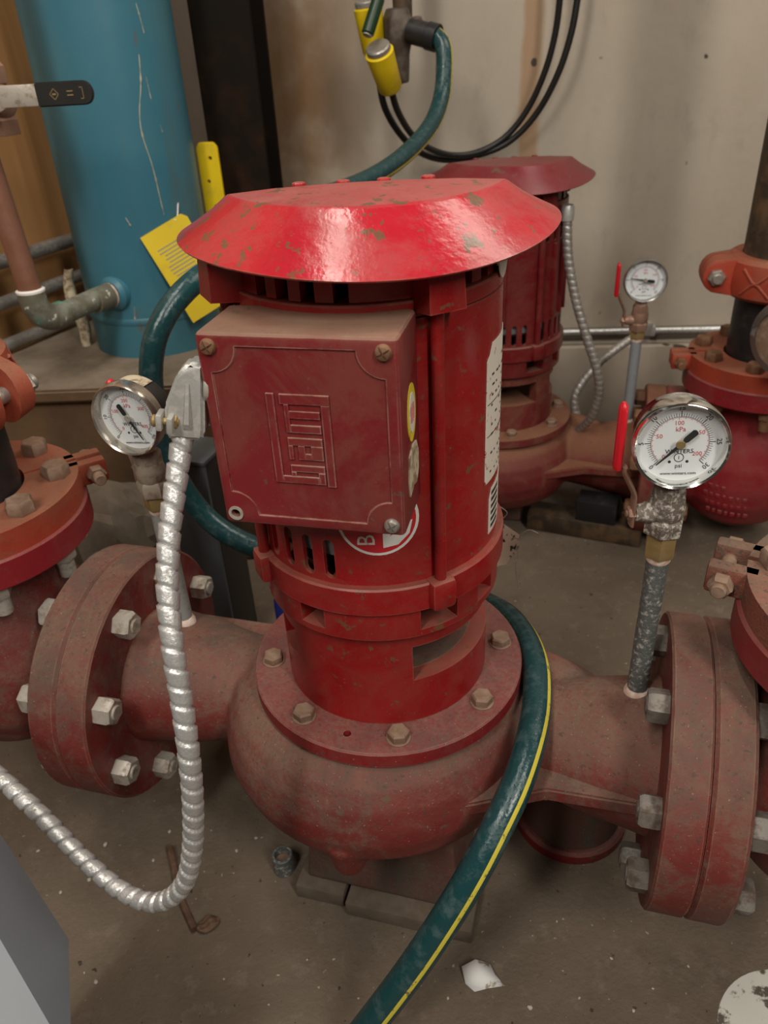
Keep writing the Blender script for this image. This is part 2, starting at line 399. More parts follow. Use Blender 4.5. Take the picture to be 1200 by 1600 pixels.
M['nail'] = metal('rusty_nail', (0.12, 0.065, 0.04), (0.2, 0.12, 0.08), 0.6, 0.3, 80, (0.4, 0.7), 0.3)
M['crumb'] = plain('pale_crumb', (0.45, 0.40, 0.33), 0.9, 0, 0.3)
M['lid'] = metal('dirty_white_lid', (0.62, 0.60, 0.54), (0.10, 0.08, 0.06), 0.5, 0.0, 26, (0.54, 0.60), 0.1)
M['sticker_red'] = metal('red_sticker', (0.55, 0.02, 0.03), (0.42, 0.02, 0.03), 0.4, 0, 40, (0.5, 0.8), 0)
M['sticker_white'] = metal('white_sticker', (0.75, 0.72, 0.68), (0.45, 0.33, 0.28), 0.45, 0, 90, (0.6, 0.68), 0)
M['sticker_yellow'] = metal('yellow_sticker', (0.75, 0.60, 0.04), (0.5, 0.12, 0.05), 0.45, 0, 160, (0.55, 0.66), 0)
M['label_white'] = metal('worn_white_label', (0.70, 0.64, 0.55), (0.36, 0.06, 0.05), 0.5, 0, 120, (0.60, 0.66), 0)
M['residue'] = metal('torn_label_residue', (0.55, 0.47, 0.33), (0.24, 0.17, 0.10), 0.7, 0, 90, (0.45, 0.6), 0.3)
M['chip_metal'] = plain('bare_edge', (0.5, 0.42, 0.38), 0.45, 0.3)

def mk_blue():
    m, nt, b = new_mat('blue_pipe_enamel'); g = G(nt)
    c = g.mix(g.ramp(g.noise(5, 4), 0.35, 0.7), (0.040, 0.165, 0.235), (0.055, 0.185, 0.235))
    c = g.mix(g.math('MULTIPLY', g.ramp(g.noise(14, 5, 0.6, (1, 1, 0.12)), 0.58, 0.7), 0.5), c, (0.09, 0.12, 0.11))
    c = g.mix(g.math('MULTIPLY', g.ramp(g.noise(30, 5, 0.6, (1, 1, 0.3)), 0.66, 0.72), 0.7), c, (0.13, 0.11, 0.08))
    nt.links.new(c, b.inputs['Base Color']); b.inputs['Roughness'].default_value = 0.42
    g.bump(g.noise(40, 3), 0.08, 0.002, b); return m
M['blue'] = mk_blue()

def mk_verd():
    m, nt, b = new_mat('verdigris_copper'); g = G(nt)
    c = g.mix(g.ramp(g.noise(35, 5), 0.4, 0.65), (0.13, 0.12, 0.085), (0.22, 0.23, 0.19))
    c = g.mix(g.ramp(g.noise(22, 4), 0.58, 0.66), c, (0.10, 0.32, 0.23))
    c = g.mix(g.ramp(g.noise(70, 4), 0.64, 0.68), c, (0.6, 0.6, 0.52))
    nt.links.new(c, b.inputs['Base Color']); b.inputs['Roughness'].default_value = 0.6
    g.bump(g.noise(90, 4), 0.3, 0.002, b); return m
M['verd'] = mk_verd()

def mk_floor():
    m, nt, b = new_mat('dusty_concrete_floor'); g = G(nt)
    c = g.mix(g.ramp(g.noise(3.0, 5, 0.6), 0.3, 0.7), (0.165, 0.128, 0.094), (0.112, 0.086, 0.063))
    c = g.mix(g.math('MULTIPLY', g.ramp(g.noise(11, 8, 0.7), 0.5, 0.72), 0.7), c, (0.10, 0.075, 0.055))
    c = g.mix(g.math('MULTIPLY', g.ramp(g.noise(40, 6, 0.7), 0.52, 0.7), 0.5), c, (0.205, 0.165, 0.13))
    c = g.mix(g.ramp(g.noise(150, 3, 0.5), 0.70, 0.74), c, (0.36, 0.30, 0.23))
    c = g.mix(g.ramp(g.noise(110, 3, 0.5, (1.1, 0.9, 1)), 0.69, 0.73), c, (0.055, 0.04, 0.03))
    nt.links.new(c, b.inputs['Base Color']); b.inputs['Roughness'].default_value = 0.9; b.inputs['Specular IOR Level'].default_value = 0.2
    g.bump(g.math('ADD', g.math('MULTIPLY', g.noise(35, 8, 0.7), 0.6), g.math('MULTIPLY', g.noise(180, 5), 0.4)), 0.6, 0.006, b); return m
M['floor'] = mk_floor()

def mk_wall():
    m, nt, b = new_mat('stained_plaster_wall'); g = G(nt)
    sp = g.n('ShaderNodeSeparateXYZ'); nt.links.new(g.tc.outputs['Object'], sp.inputs[0]); x, z = sp.outputs[0], sp.outputs[2]
    c = g.mix(g.ramp(g.noise(4, 6, 0.6, (1, 1, 0.5)), 0.3, 0.7), (0.46, 0.40, 0.325), (0.40, 0.34, 0.27))
    c = g.mix(g.math('MULTIPLY', g.ramp(g.noise(18, 6, 0.65, (1, 1, 0.5)), 0.52, 0.7), 0.35), c, (0.30, 0.25, 0.2))
    # old brown water stains near the column and one drip streak
    rust = g.math('MULTIPLY', g.ramp(x, -0.42, -0.20, 1.0, 0.0), g.ramp(g.noise(3.2, 5, 0.6, (1, 1, 0.8)), 0.25, 0.55))
    c = g.mix(rust, c, (0.17, 0.095, 0.042))
    wv = g.math('SUBTRACT', x, g.math('MULTIPLY', g.noise(6, 3), 0.03)); wv.node.use_clamp = False
    st = g.math('MULTIPLY', g.ramp(wv, -0.020, -0.008), g.ramp(wv, 0.014, 0.030, 1.0, 0.0))
    st = g.math('MULTIPLY', st, g.ramp(z, 0.02, 0.35, 0.25, 0.85))
    c = g.mix(st, c, (0.36, 0.22, 0.12))
    c = g.mix(g.ramp(g.noise(17, 2, 0.4), 0.745, 0.765), c, (0.06, 0.045, 0.03))
    nt.links.new(c, b.inputs['Base Color']); b.inputs['Roughness'].default_value = 0.8
    g.bump(g.math('ADD', g.math('MULTIPLY', g.noise(60, 6), 0.4), g.math('MULTIPLY', g.noise(7, 3), 0.6)), 0.25, 0.006, b); return m
M['wall'] = mk_wall()

def mk_wood():
    m, nt, b = new_mat('plywood_panel'); g = G(nt)
    c = g.mix(g.ramp(g.noise(10, 6, 0.6, (1, 1, 0.10), 0.6), 0.3, 0.72), (0.52, 0.29, 0.115), (0.34, 0.165, 0.06))
    c = g.mix(g.ramp(g.noise(5, 3, 0.5, (1, 1, 0.7)), 0.66, 0.76), c, (0.12, 0.06, 0.025))
    nt.links.new(c, b.inputs['Base Color']); b.inputs['Roughness'].default_value = 0.6
    g.bump(g.noise(25, 5, 0.6, (1, 1, 0.1)), 0.15, 0.003, b); return m
M['wood'] = mk_wood()
def mk_plinth():
    m, nt, b = new_mat('rust_stained_plinth'); g = G(nt)
    top = g.ramp(g.up(), 0.4, 0.8)
    side = g.mix(g.ramp(g.noise(6, 5, 0.6, (1, 1, 0.5)), 0.35, 0.7), (0.145, 0.080, 0.035), (0.075, 0.045, 0.026))
    tp = g.mix(g.ramp(g.noise(12, 6, 0.7), 0.35, 0.7), (0.24, 0.19, 0.14), (0.15, 0.115, 0.08))
    nt.links.new(g.mix(top, side, tp), b.inputs['Base Color']); b.inputs['Roughness'].default_value = 0.85
    g.bump(g.noise(30, 6), 0.4, 0.005, b); return m
M['plinth'] = mk_plinth()
def mk_glass():
    m = bpy.data.materials.new('gauge_glass'); m.use_nodes = True; nt = m.node_tree; nt.nodes.clear()
    out = nt.nodes.new('ShaderNodeOutputMaterial'); mx = nt.nodes.new('ShaderNodeMixShader'); tr = nt.nodes.new('ShaderNodeBsdfTransparent'); gl = nt.nodes.new('ShaderNodeBsdfGlossy'); lw = nt.nodes.new('ShaderNodeLayerWeight'); mr = nt.nodes.new('ShaderNodeMapRange')
    gl.inputs['Roughness'].default_value = 0.03; lw.inputs['Blend'].default_value = 0.5; tr.inputs['Color'].default_value = (0.97, 0.98, 0.98, 1)
    for i, x in enumerate((0.3, 1.0, 0.025, 0.4)): mr.inputs[i+1].default_value = x
    nt.links.new(lw.outputs['Facing'], mr.inputs[0]); nt.links.new(mr.outputs[0], mx.inputs[0]); nt.links.new(tr.outputs[0], mx.inputs[1]); nt.links.new(gl.outputs[0], mx.inputs[2]); nt.links.new(mx.outputs[0], out.inputs[0]); return m
M['glass'] = mk_glass()

# ------------------------------------------------------------------ the room
fl = bmesh.new(); bmesh.ops.create_grid(fl, x_segments=60, y_segments=60, size=1.0)
bmesh.ops.scale(fl, vec=(2.2, 1.9, 1), verts=fl.verts); bmesh.ops.translate(fl, vec=(0, 0.6, 0), verts=fl.verts)
struct(obj('floor', fl, M['floor']))

WD = -6.0                                        # the back wall runs 6 degrees off square to the lens
W0 = Vector((0.301, 1.69, 0.0)); WZ = pix(970, 515, 1.65).z
WM = T(W0.x, W0.y, WZ) @ RZ(WD)
o = obj('wall_back', xf(box(2.5, 0.05, 2.2), T(0.25, 0.025, 1.1)), M['wall']); o.matrix_world = WM; struct(o)
o = obj('trim_1', xf(box(2.5, 0.09, WZ-0.035, 0.004), T(0.25, 0.02, -(WZ+0.035)/2)), M['wall']); o.matrix_world = WM; struct(o)
def on_wall(x, off, z): return WM @ Vector((x, -off, z))

# plywood side wall running away on the left
WL = T(-0.66, 1.36, 0.0) @ RZ(62)
o = obj('wall_left', xf(box(1.9, 0.02, 2.6), T(0.15, 0.012, 1.3)), M['wood']); o.matrix_world = WL; struct(o)
# white board between plywood and column
o = obj('trim_2', xf(box(0.12, 0.03, 2.0, 0.002), T(-0.655, -0.02, 0.90)), M['white_paint']); o.matrix_world = WM; struct(o)

# steel column in front of the wall: an H section
t = thing('steel_column', 'tall dark rusty steel column between the blue pipe and the plaster wall', 'column', T(-0.214, 1.575, 0) @ RZ(-6))
obj('flange', xf(box(0.100, 0.012, 2.3, 0.002), T(0, -0.055, 1.15)), M['column'], t)
obj('flange', xf(box(0.100, 0.012, 2.3, 0.002), T(0, 0.055, 1.15)), M['column'], t)
obj('web', xf(box(0.010, 0.10, 2.3), T(0, 0, 1.15)), M['column'], t)

# concrete plinth under the blue pipe
ptop = 0.34
t = thing('concrete_plinth', 'low dusty concrete plinth with brown stained front under the blue pipe', 'plinth', T(-0.45, 1.19, 0))
pl = [(-0.283, 0.0), (0.285, -0.03), (0.285, 0.36), (-0.085, 0.36)]
obj('plinth_block', prism([(x*0.985, y+0.004) for x, y in pl], ptop-0.022, 0.004), M['plinth'], t)
obj('plinth_slab', xf(prism([(pl[0][0]-0.004, pl[0][1]-0.012), (pl[1][0]+0.01, pl[1][1]-0.012), pl[2], pl[3]], 0.022, 0.004), T(0, 0, ptop-0.022)), M['plinth'], t)

# shiny conduit strapped along the foot of the wall
tpt = [on_wall(-0.06, 0.016, -0.003), on_wall(0.40, 0.016, -0.003), on_wall(0.8, 0.016, -0.003)]
t = thing('wall_conduit', 'shiny metal conduit running along the bottom edge of the plaster wall', 'conduit', T(*tpt[0]))
c0 = tpt[0]
obj('conduit_tube', tube([p-c0 for p in tpt], 0.0065, 16), M['galv'], t)
for k in range(3):
    p = on_wall(0.1+0.2*k, 0.013, -0.003)-c0
    obj('conduit_strap', xf(box(0.012, 0.024, 0.022, 0.003), T(*p) @ RZ(WD)), M['galv'], t)

# ------------------------------------------------------------------ pumps
AX = Vector((-0.004, 0.575, 0)); LINE = -17.0
FS_L, FS_R = -0.26, 0.25                         # inner faces of the two pipe flanges along the line
FT = 0.032

def arc_pts(r0, r1, a0, a1, n=10):
    p = [(r1*math.sin(rad(a0+(a1-a0)*i/n)), -r1*math.cos(rad(a0+(a1-a0)*i/n))) for i in range(n+1)]
    q = [(r0*math.sin(rad(a1-(a1-a0)*i/n)), -r0*math.cos(rad(a1-(a1-a0)*i/n))) for i in range(n+1)]
    return p+q
def PA(r, a, z=0): return Vector((r*math.sin(rad(a)), -r*math.cos(rad(a)), z))   # angle a from the front, toward +x
def MA(r, a, z): return T(*PA(r, a, z)) @ RZ(a)                                  # frame whose -y looks outward
def flange_face(s): return T(s, 0, 0.215) @ RY(90)

def make_pump(root, rear):
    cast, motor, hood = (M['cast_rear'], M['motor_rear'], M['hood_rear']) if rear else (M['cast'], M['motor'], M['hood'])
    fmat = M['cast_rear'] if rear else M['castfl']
    seg = 96
    # --- volute casing with both nozzles, webs, boss: one cast piece
    v = lathe([(0, 0.145), (0.105, 0.148), (0.130, 0.160), (0.146, 0.182), (0.152, 0.205), (0.151, 0.222), (0.146, 0.242), (0.137, 0.260), (0.126, 0.271), (0.115, 0.276), (0, 0.276)], 72)
    for vt in v.verts:
        r = math.hypot(vt.co.x, vt.co.y)
        if r > 0.1:
            a = math.degrees(math.atan2(vt.co.x, -vt.co.y)); k = 1+0.05*math.cos(rad(a+80))-0.03*math.cos(rad(a-90))
            k = 1+(k-1)*min(1, (r-0.1)/0.04); vt.co.x *= k; vt.co.y *= k
    nl = lathe([(0.074, -0.264), (0.069, -0.238), (0.065, -0.20), (0.057, -0.165), (0.051, -0.13), (0.052, -0.09), (0.06, 0)], 48)
    nr = lathe([(0.06, 0), (0.053, 0.09), (0.051, 0.13), (0.056, 0.165), (0.064, 0.20), (0.068, 0.225), (0.074, 0.254)], 48)
    for b_ in (nl, nr): xf(b_, T(0, 0, 0.215) @ RY(90))
    fr = xf(prism([(0.02, 0), (0.02, -0.135), (0.10, -0.105), (0.16, -0.075), (0.25, -0.073), (0.25, 0)], 0.015), T(0, 0, 0.2145))
    fb = xf(prism([(-0.02, 0), (-0.02, 0.135), (-0.10, 0.110), (-0.16, 0.085), (-0.26, 0.085), (-0.26, 0)], 0.016), T(0, 0, 0.2145))
    bul = lathe([(0, -1), (0.5, -0.866), (0.866, -0.5), (1, 0), (0.866, 0.5), (0.5, 0.866), (0, 1)], 24); bmesh.ops.scale(bul, vec=(0.100, 0.050, 0.050), verts=bul.verts); xf(bul, RY(8)); xf(bul, T(0.125, 0.042, 0.222))
    boss = xf(lathe([(0, -0.026), (0.012, -0.024), (0.016, -0.014), (0.016, 0.03)], 20), T(*PA(0.133, -3, 0.168)) @ RX(15))
    ft = hull([(-0.068, -0.066, 0.17), (0.072, -0.066, 0.17), (-0.068, 0.066, 0.17), (0.072, 0.066, 0.17), (-0.082, -0.076, 0.022), (0.084, -0.076, 0.022), (-0.082, 0.076, 0.022), (0.084, 0.076, 0.022)]) if not rear else \
         hull([(-0.05, -0.05, 0.17), (0.05, -0.05, 0.17), (-0.05, 0.05, 0.17), (0.05, 0.05, 0.17), (-0.055, -0.055, 0.092), (0.055, -0.055, 0.092), (-0.055, 0.055, 0.092), (0.055, 0.055, 0.092)])
    remesh(obj('volute_casing', join(v, nl, nr, boss, bul), cast, root), 0.0032, 5)
    for wb in (fr, fb):
        bmesh.ops.bevel(wb, geom=list(wb.edges), offset=0.002, segments=2, affect='EDGES'); obj('casing_web', wb, cast, root)
    remesh(obj('pump_foot', ft, M['mud'], root), 0.0035, 4)
    # pipe flanges, their nuts
    for s, d in ((FS_L-FT, 1), (FS_R, 1)):
        obj('pipe_flange', xf(ring(0.132, 0.05, 0, FT, 72, 0.002), flange_face(s)), fmat, root)
    for k in range(8):
        a = 22.5+45*k; y, z = 0.108*math.cos(rad(a)), 0.108*math.sin(rad(a))
        obj('flange_nut', xf(hexhead(0.0245, 0.0175, 0, 15*k, 0.004), T(FS_L, y, 0.215+z) @ RY(90)), M['zinc'] if not rear else M['rustbolt'], root)
        obj('flange_nut', xf(hexhead(0.025, 0.017, 0.0, 22*k+10, 0.003), T(FS_R, y, 0.215+z) @ RY(-90)), M['greybolt'] if not rear else M['rustbolt'], root)
    # casing cover flange and its hex bolts
    cf = obj('cover_flange', ring(0.126, 0.06, 0.276, 0.292, seg, 0.0015), fmat if rear else M['coverfl'], root)
    for a in (-71, -27, 20, 65, 109, 154, 199, 244):
        obj('cover_bolt', xf(hexhead(0.0165, 0.009, 0.0105, a), T(*PA(0.108, a+0, 0.292))), M['dirtybolt'], root)
    if not rear: cut(cf, xf(disc(0.0035, 0.03, 0.0001, 12), T(*PA(0.107, -3.5, 0.27))))
    # bracket: ring with two arms and open windows
    br = obj('motor_bracket', ring(0.092, 0.077, 0.2915, 0.3925, seg, 0.001), motor if not rear else cast, root)
    cs = []
    wins = [(30, 118), (-140, -68), (150, 205)] if not rear else [(-30, 50), (75, 130), (150, 205)]
    for a0, a1 in wins: cs.append(xf(prism(arc_pts(0.06, 0.12, a0, a1, 14), 0.036), T(0, 0, 0.338)))
    if not rear: cs.append(xf(prism(arc_pts(0.06, 0.12, -62, -40, 6), 0.03), T(0, 0, 0.338)))
    cut(br, join(*cs))
    obj('bracket_floor', lathe([(0, 0.336), (0.05, 0.336), (0.0775, 0.3385), (0.0775, 0.295), (0, 0.295)], 48), fmat, root)
    obj('shaft', xf(disc(0.016, 0.10, 0.001, 24), T(0, 0, 0.30)), M['steelbolt'], root)
    # lower end bell: rim band with lugs, recessed skirt with windows
    lugs = [42, 132, 222, 312]
    bell = ring(0.1005, 0.080, 0.3905, 0.4183, seg, 0.0012); band = ring(0.1045, 0.080, 0.4185, 0.4432, seg, 0.0012)
    lb = obj('lower_end_bell', bell, motor, root)
    obj('bell_band', band, motor, root)
    cs = [xf(prism(arc_pts(0.07, 0.12, a0, a1, 6), 0.019), T(0, 0, 0.3975)) for a0, a1 in ((-24, -11), (33, 52), (66, 80), (-70, -55), (120, 150), (200, 230))]
    cut(lb, join(*cs))
    for a in lugs:
        lug = xf(box(0.021, 0.016, 0.026, 0.004), MA(0.1035, a, 0.432))
        obj('lower_lug', lug, motor, root)
    # motor shell: rolled steel tube with punched slots, dark core inside
    sh = obj('motor_shell', ring(0.0985, 0.0945, 0.4432, 0.644, 128), motor, root)
    def slot(a, z0, z1, wd):
        w2 = wd/2; p = [(w2*math.cos(rad(t_)), (z1-w2)+w2*math.sin(rad(t_))) for t_ in range(0, 181, 22)]+[(w2*math.cos(rad(t_)), (z0+w2)+w2*math.sin(rad(t_))) for t_ in range(180, 361, 22)]
        return xf(prism(p, 0.03), MA(0.112, a, 0) @ RX(90) @ T(0, 0, -0.022) @ RZ(0))
    if rear: slots = [(a, 0.445, 0.478, 0.0085) for a in range(-40, 110, 10) if abs(a-42) > 4]+[(a, 0.600, 0.628, 0.0075) for a in range(-40, 110, 10) if abs(a-42) > 4]
    else: slots = [(a, 0.4475, 0.482, 0.0088) for a in (-61, -51, -39.5, -28, -16.7, -6)]
    cut(sh, join(*[slot(*s_) for s_ in slots]))
    obj('stator_core', lathe([(0, 0.40), (0.080, 0.40), (0.080, 0.668), (0, 0.668)], 48), M['dark'], root)
    obj('stator_winding', lathe([(0.080, 0.455), (0.089, 0.462), (0.091, 0.475), (0.088, 0.505), (0.080, 0.515)], 64, caps=False), M['greypipe'], root)
    for a in lugs:
        obj('tie_rod', tube([PA(0.1035, a, 0.440), PA(0.1035, a, 0.655)], 0.0045, 12), motor, root)
    if rear:
        for a in (10, 60, 75, 90, 100): obj('shell_rib', xf(box(0.005, 0.008, 0.115, 0.002), MA(0.0995, a, 0.54)), motor, root)
    # upper end bell
    obj('upper_bell_rim', ring(0.0985, 0.080, 0.6446, 0.6555, seg, 0.001), motor, root)
    ub = obj('upper_end_bell', ring(0.0955, 0.086, 0.6557, 0.6775, seg, 0.001), motor, root)
    cut(ub, join(*[xf(box(0.0098, 0.05, 0.025), MA(0.095, a, 0.667)) for a in ((-27, -16, -5, 8, 60, 72, 84, -70, -82) if not rear else range(-60, 120, 12))]))
    for a in lugs:
        obj('upper_lug', hull([PA(0.118, a-6.2, 0.651), PA(0.118, a+6.2, 0.651), PA(0.116, a-6, 0.678), PA(0.116, a+6, 0.678), PA(0.094, a-8, 0.648), PA(0.094, a+8, 0.648), PA(0.094, a-7.5, 0.681), PA(0.094, a+7.5, 0.681)]), motor, root, 25)
    # drip hood of spun sheet: slightly sprung rim, top dished down to the back
    n = 120; R0, R1 = 0.1310, 0.0945; HX = 0.0045
    hb = bmesh.new(); rows = []
    cl, sl = math.cos(rad(-LINE)), math.sin(rad(-LINE))
    prof = [(R0, 0.0, 0), (R0-0.012, 0.0101, 0), (R0-0.026, 0.0218, 0), (R1+0.0012, 0.0312, 0), (R1-0.0012, 0.0325, 1), (R1-0.03, 0.0345, 1), (0.03, 0.0355, 1), (0, 0.0355, 1)]
    for r, h, tp in prof:
        row = []
        for i in range(n if r else 1):
            a = 2*PI*i/n; x, y = r*math.cos(a), r*math.sin(a)
            yw = y*cl+x*(-sl)                     # toward the wall
            zrim = 0.6790+0.0065*(1-(yw/R0)**2)-0.010*max(0.0, yw/R0-0.2)+0.0012*math.sin(3*a+1)
            ztop = 0.6790+0.0318-0.17*max(0.0, yw+0.03)
            k = min(1.0, h/0.0312)
            zt = zrim*(1-k)+ztop*k+(h-0.0312 if k >= 1 else 0)
            row.append(hb.verts.new((x+HX*cl, y+HX*(-sl)*-1, zt)))
        rows.append(row)
    for a, b in zip(rows, rows[1:]):
        for i in range(n):
            j = (i+1) % n
            if len(b) == 1: hb.faces.new((a[i], a[j], b[0]))
            else: hb.faces.new((a[i], a[j], b[j], b[i]))
    bmesh.ops.recalc_face_normals(hb, faces=hb.faces)
    ho = obj('drip_hood', hb, hood, root, 14)
    sol = ho.modifiers.new('s', 'SOLIDIFY'); sol.thickness = 0.0016; sol.offset = -1; bake(ho); resharp(ho, 15)
    rinv = RZ(-LINE)
    for (wx, wy) in ((-0.043, 0.022), (-0.012, 0.028), (0.017, 0.026), (0.048, 0.020)):
        p = rinv @ Vector((wx, wy, 0)); z = 0.7143-0.17*max(0, wy+0.03)
        obj('hood_bolt', xf(hexhead(0.0085, 0.0034, 0.0, 20), T(p.x, p.y, z)), hood, root)
    return root

PUMP = thing('circulation_pump', 'large red vertical pump and motor in the foreground under a bright red hood', 'pump', T(AX.x, AX.y, 0) @ RZ(LINE))
make_pump(PUMP, False)
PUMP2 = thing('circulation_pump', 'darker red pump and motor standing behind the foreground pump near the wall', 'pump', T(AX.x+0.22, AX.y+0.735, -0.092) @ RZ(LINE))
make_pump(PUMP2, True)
tag(PUMP, PUMP['label'], 'pump', None)

# --- terminal box on the front motor, its cover, emblem, screws and stickers
BM = T(0, 0, 0) @ RZ(2.5)                        # the box sits a touch square to the lens
BX, BW, BH, BF, BD = -0.0085, 0.124, 0.133, -0.139, 0.056
BZ = 0.8-0.2155
bx = obj('terminal_box', xf(box(BW, BD, BH, 0.0035, 3), BM @ T(BX, BF+BD/2, BZ)), M['boxred'], PUMP)
# rails with scooped corners left standing round the sunk field
def frame_pts(w2, h2, sc):
    pts = []
    for cx, cy, a0 in ((w2, h2, 180), (-w2, h2, 270), (-w2, -h2, 0), (w2, -h2, 90)):
        for i in range(9):
            a = a0+(90*i/8); a = a0+90-90*i/8 if False else a
            pts.append((cx+sc*math.cos(rad(a)), cy+sc*math.sin(rad(a))))
    return pts
w2, h2, sc = BW/2-0.008, BH/2-0.008, 0.017
fp = []
for cx, cy, a0, a1 in ((w2, h2, 270, 180), (-w2, h2, 360, 270), (-w2, -h2, 90, 0), (w2, -h2, 180, 90)):
    for i in range(9):
        a = a0+(a1-a0)*i/8; fp.append((cx+sc*math.cos(rad(a)), cy+sc*math.sin(rad(a))))
cut(bx, xf(prism(fp, 0.0022), BM @ T(BX, BF+0.0012, BZ) @ RX(90)), 22)
holes = [(-BW/2+0.0085, BH/2-0.0085), (BW/2-0.0085, BH/2-0.0085), (BW/2-0.0085, -BH/2+0.0085), (-BW/2+0.0085, -BH/2+0.0085)]
cut(bx, xf(disc(0.0032, 0.02, 0.0001, 16), BM @ T(BX+holes[3][0], BF+0.015, BZ+holes[3][1]) @ RX(90)), 22)
for (hx, hz), mt in zip(holes[:3], (M['rustbolt'], M['rustbolt'], M['steelbolt'])):
    s_ = lathe([(0.0052, 0), (0.0052, 0.0012), (0.0040, 0.0030), (0.0015, 0.0038), (0, 0.0039)], 20)
    sc_ = obj('cover_screw', xf(s_, BM @ T(BX+hx, BF, BZ+hz) @ RX(90)), mt, bx)
    for dims in ((0.0012, 0.012, 0.006), (0.012, 0.0012, 0.006)): cut(sc_, xf(box(*dims), BM @ T(BX+hx, BF-0.0052, BZ+hz) @ RX(90) @ RZ(30)))
obj('lock_washer', xf(ring(0.0052, 0.0033, 0, 0.0009, 20), BM @ T(BX+holes[3][0], BF, BZ+holes[3][1]) @ RX(90)), M['zinc'], bx)
# raised emblem, square letters turned a quarter: drawn in pixels of the close-up, then laid on the lid
def epx(x, y): return ((x-655)*0.0000735, (545-y)*0.000080)
def erect(x0, y0, x1, y1, h=0.0014):
    (a, b), (c, d) = epx(x0, y0), epx(x1, y1)
    return xf(box(abs(c-a), abs(d-b), h, 0.00025, 1), T((a+c)/2, (b+d)/2, h/2))
er = [(395, 160, 466, 930), (466, 866, 800, 930), (512, 162, 940, 245), (866, 245, 940, 945),    # frame in two hooked strokes
      (545, 245, 585, 482), (585, 300, 850, 362), (585, 415, 850, 482),
      (545, 525, 850, 592), (545, 592, 585, 715), (630, 592, 690, 715), (745, 592, 850, 715), (690, 660, 745, 715),
      (545, 765, 850, 825), (545, 825, 590, 866), (790, 825, 850, 930)]
EMM = BM @ T(BX-0.0025, BF+0.0012, BZ-0.001) @ RX(90)
em = join(*[erect(*r_) for r_ in er])
obj('lid_emblem', xf(em, EMM), M['boxred'], bx)
# stickers on the box flank
def ellipse(a, b, n=28): return [(a*math.cos(2*PI*i/n), b*math.sin(2*PI*i/n)) for i in range(n)]
FL_ = BM @ T(BX+BW/2, 0, BZ) @ RZ(90) @ RX(90)    # x runs away from the lens, y up, z out of the right flank
obj('oval_sticker', xf(prism(ellipse(0.0125, 0.0195), 0.0004), FL_ @ T(BF+0.030, 0.008, 0)), M['sticker_yellow'], bx)
obj('sticker_centre', xf(prism(ellipse(0.008, 0.0135), 0.0003), FL_ @ T(BF+0.030, 0.008, 0.0004)), M['sticker_white'], bx)
for k in range(4): obj('sticker_print', xf(box(0.0012, 0.014-0.002*abs(k-1.5), 0.0002), FL_ @ T(BF+0.0255+0.003*k, 0.008, 0.0008)), M['print_red'], bx)
tp = [(0.018, 0.012), (0.030, 0.016), (0.040, 0.014), (0.046, 0.004), (0.045, -0.010), (0.038, -0.016), (0.028, -0.013), (0.017, -0.016), (0.015, -0.004)]
obj('torn_label', xf(prism(tp, 0.0009), FL_ @ T(BF, -0.030, 0)), M['residue'], bx)
# round warning sticker and worn white rating labels on the shell
def on_shell(pts2d, a, z, r=0.0987, th=0.0004):
    """bend a flat outline round the motor shell"""
    bm = bmesh.new(); vs = [bm.verts.new((x, y, 0)) for x, y in pts2d]; bm.faces.new(vs)
    xs = [p[0] for p in pts2d]
    for k in range(1, 12):
        x = min(xs)+(max(xs)-min(xs))*k/12
        bmesh.ops.bisect_plane(bm, geom=list(bm.verts)+list(bm.edges)+list(bm.faces), plane_co=(x, 0, 0), plane_no=(1, 0, 0))
    rr = bmesh.ops.extrude_face_region(bm, geom=list(bm.faces)); up_ = [g for g in rr['geom'] if isinstance(g, bmesh.types.BMVert)]
    bmesh.ops.translate(bm, vec=(0, 0, th), verts=up_)
    for v in bm.verts:
        p = PA(r+v.co.z, a+math.degrees(v.co.x/r), z+v.co.y); v.co = p
    bmesh.ops.recalc_face_normals(bm, faces=bm.faces)
    return bm
ST_A, ST_Z = 16.5, 0.5015
obj('round_sticker', on_shell(ellipse(0.0300, 0.0300, 40), ST_A, ST_Z), M['sticker_white'], PUMP)
obj('sticker_field', on_shell(ellipse(0.0278, 0.0278, 40), ST_A, ST_Z, 0.0990, 0.0002), M['sticker_red'], PUMP)
obj('sticker_symbol', on_shell([(0.003, -0.0235), (0.014, -0.0215), (0.0225, -0.013), (0.025, -0.002), (0.012, -0.006), (0.003, -0.006)], ST_A, ST_Z, 0.0992, 0.0002), M['sticker_white'], PUMP)
obj('sticker_symbol_red', on_shell([(0.008, -0.0135), (0.014, -0.0105), (0.020, -0.0115), (0.018, -0.008), (0.012, -0.0085)], ST_A, ST_Z, 0.0994, 0.0002), M['sticker_red'], PUMP)
tb = xf(textbm('B', 0.0185, 0.0001), RZ(90))
for v in tb.verts: v.co = PA(0.0994+v.co.z, ST_A+math.degrees((v.co.x-0.0085)/0.0985), ST_Z+v.co.y-0.0165)
obj('sticker_letter', tb, M['sticker_white'], PUMP, 0)
LA = 84.5
obj('rating_label', on_shell([(-0.022, -0.058), (0.03, -0.056), (0.03, 0.052), (-0.014, 0.052), (-0.018, 0.044), (-0.022, 0.04)], LA, 0.5585), M['label_white'], PUMP)
obj('small_label', on_shell([(-0.014, -0.022), (0.03, -0.022), (0.03, 0.02), (-0.01, 0.018), (-0.014, 0.01)], LA+0.5, 0.474), M['label_white'], PUMP)
lp = []
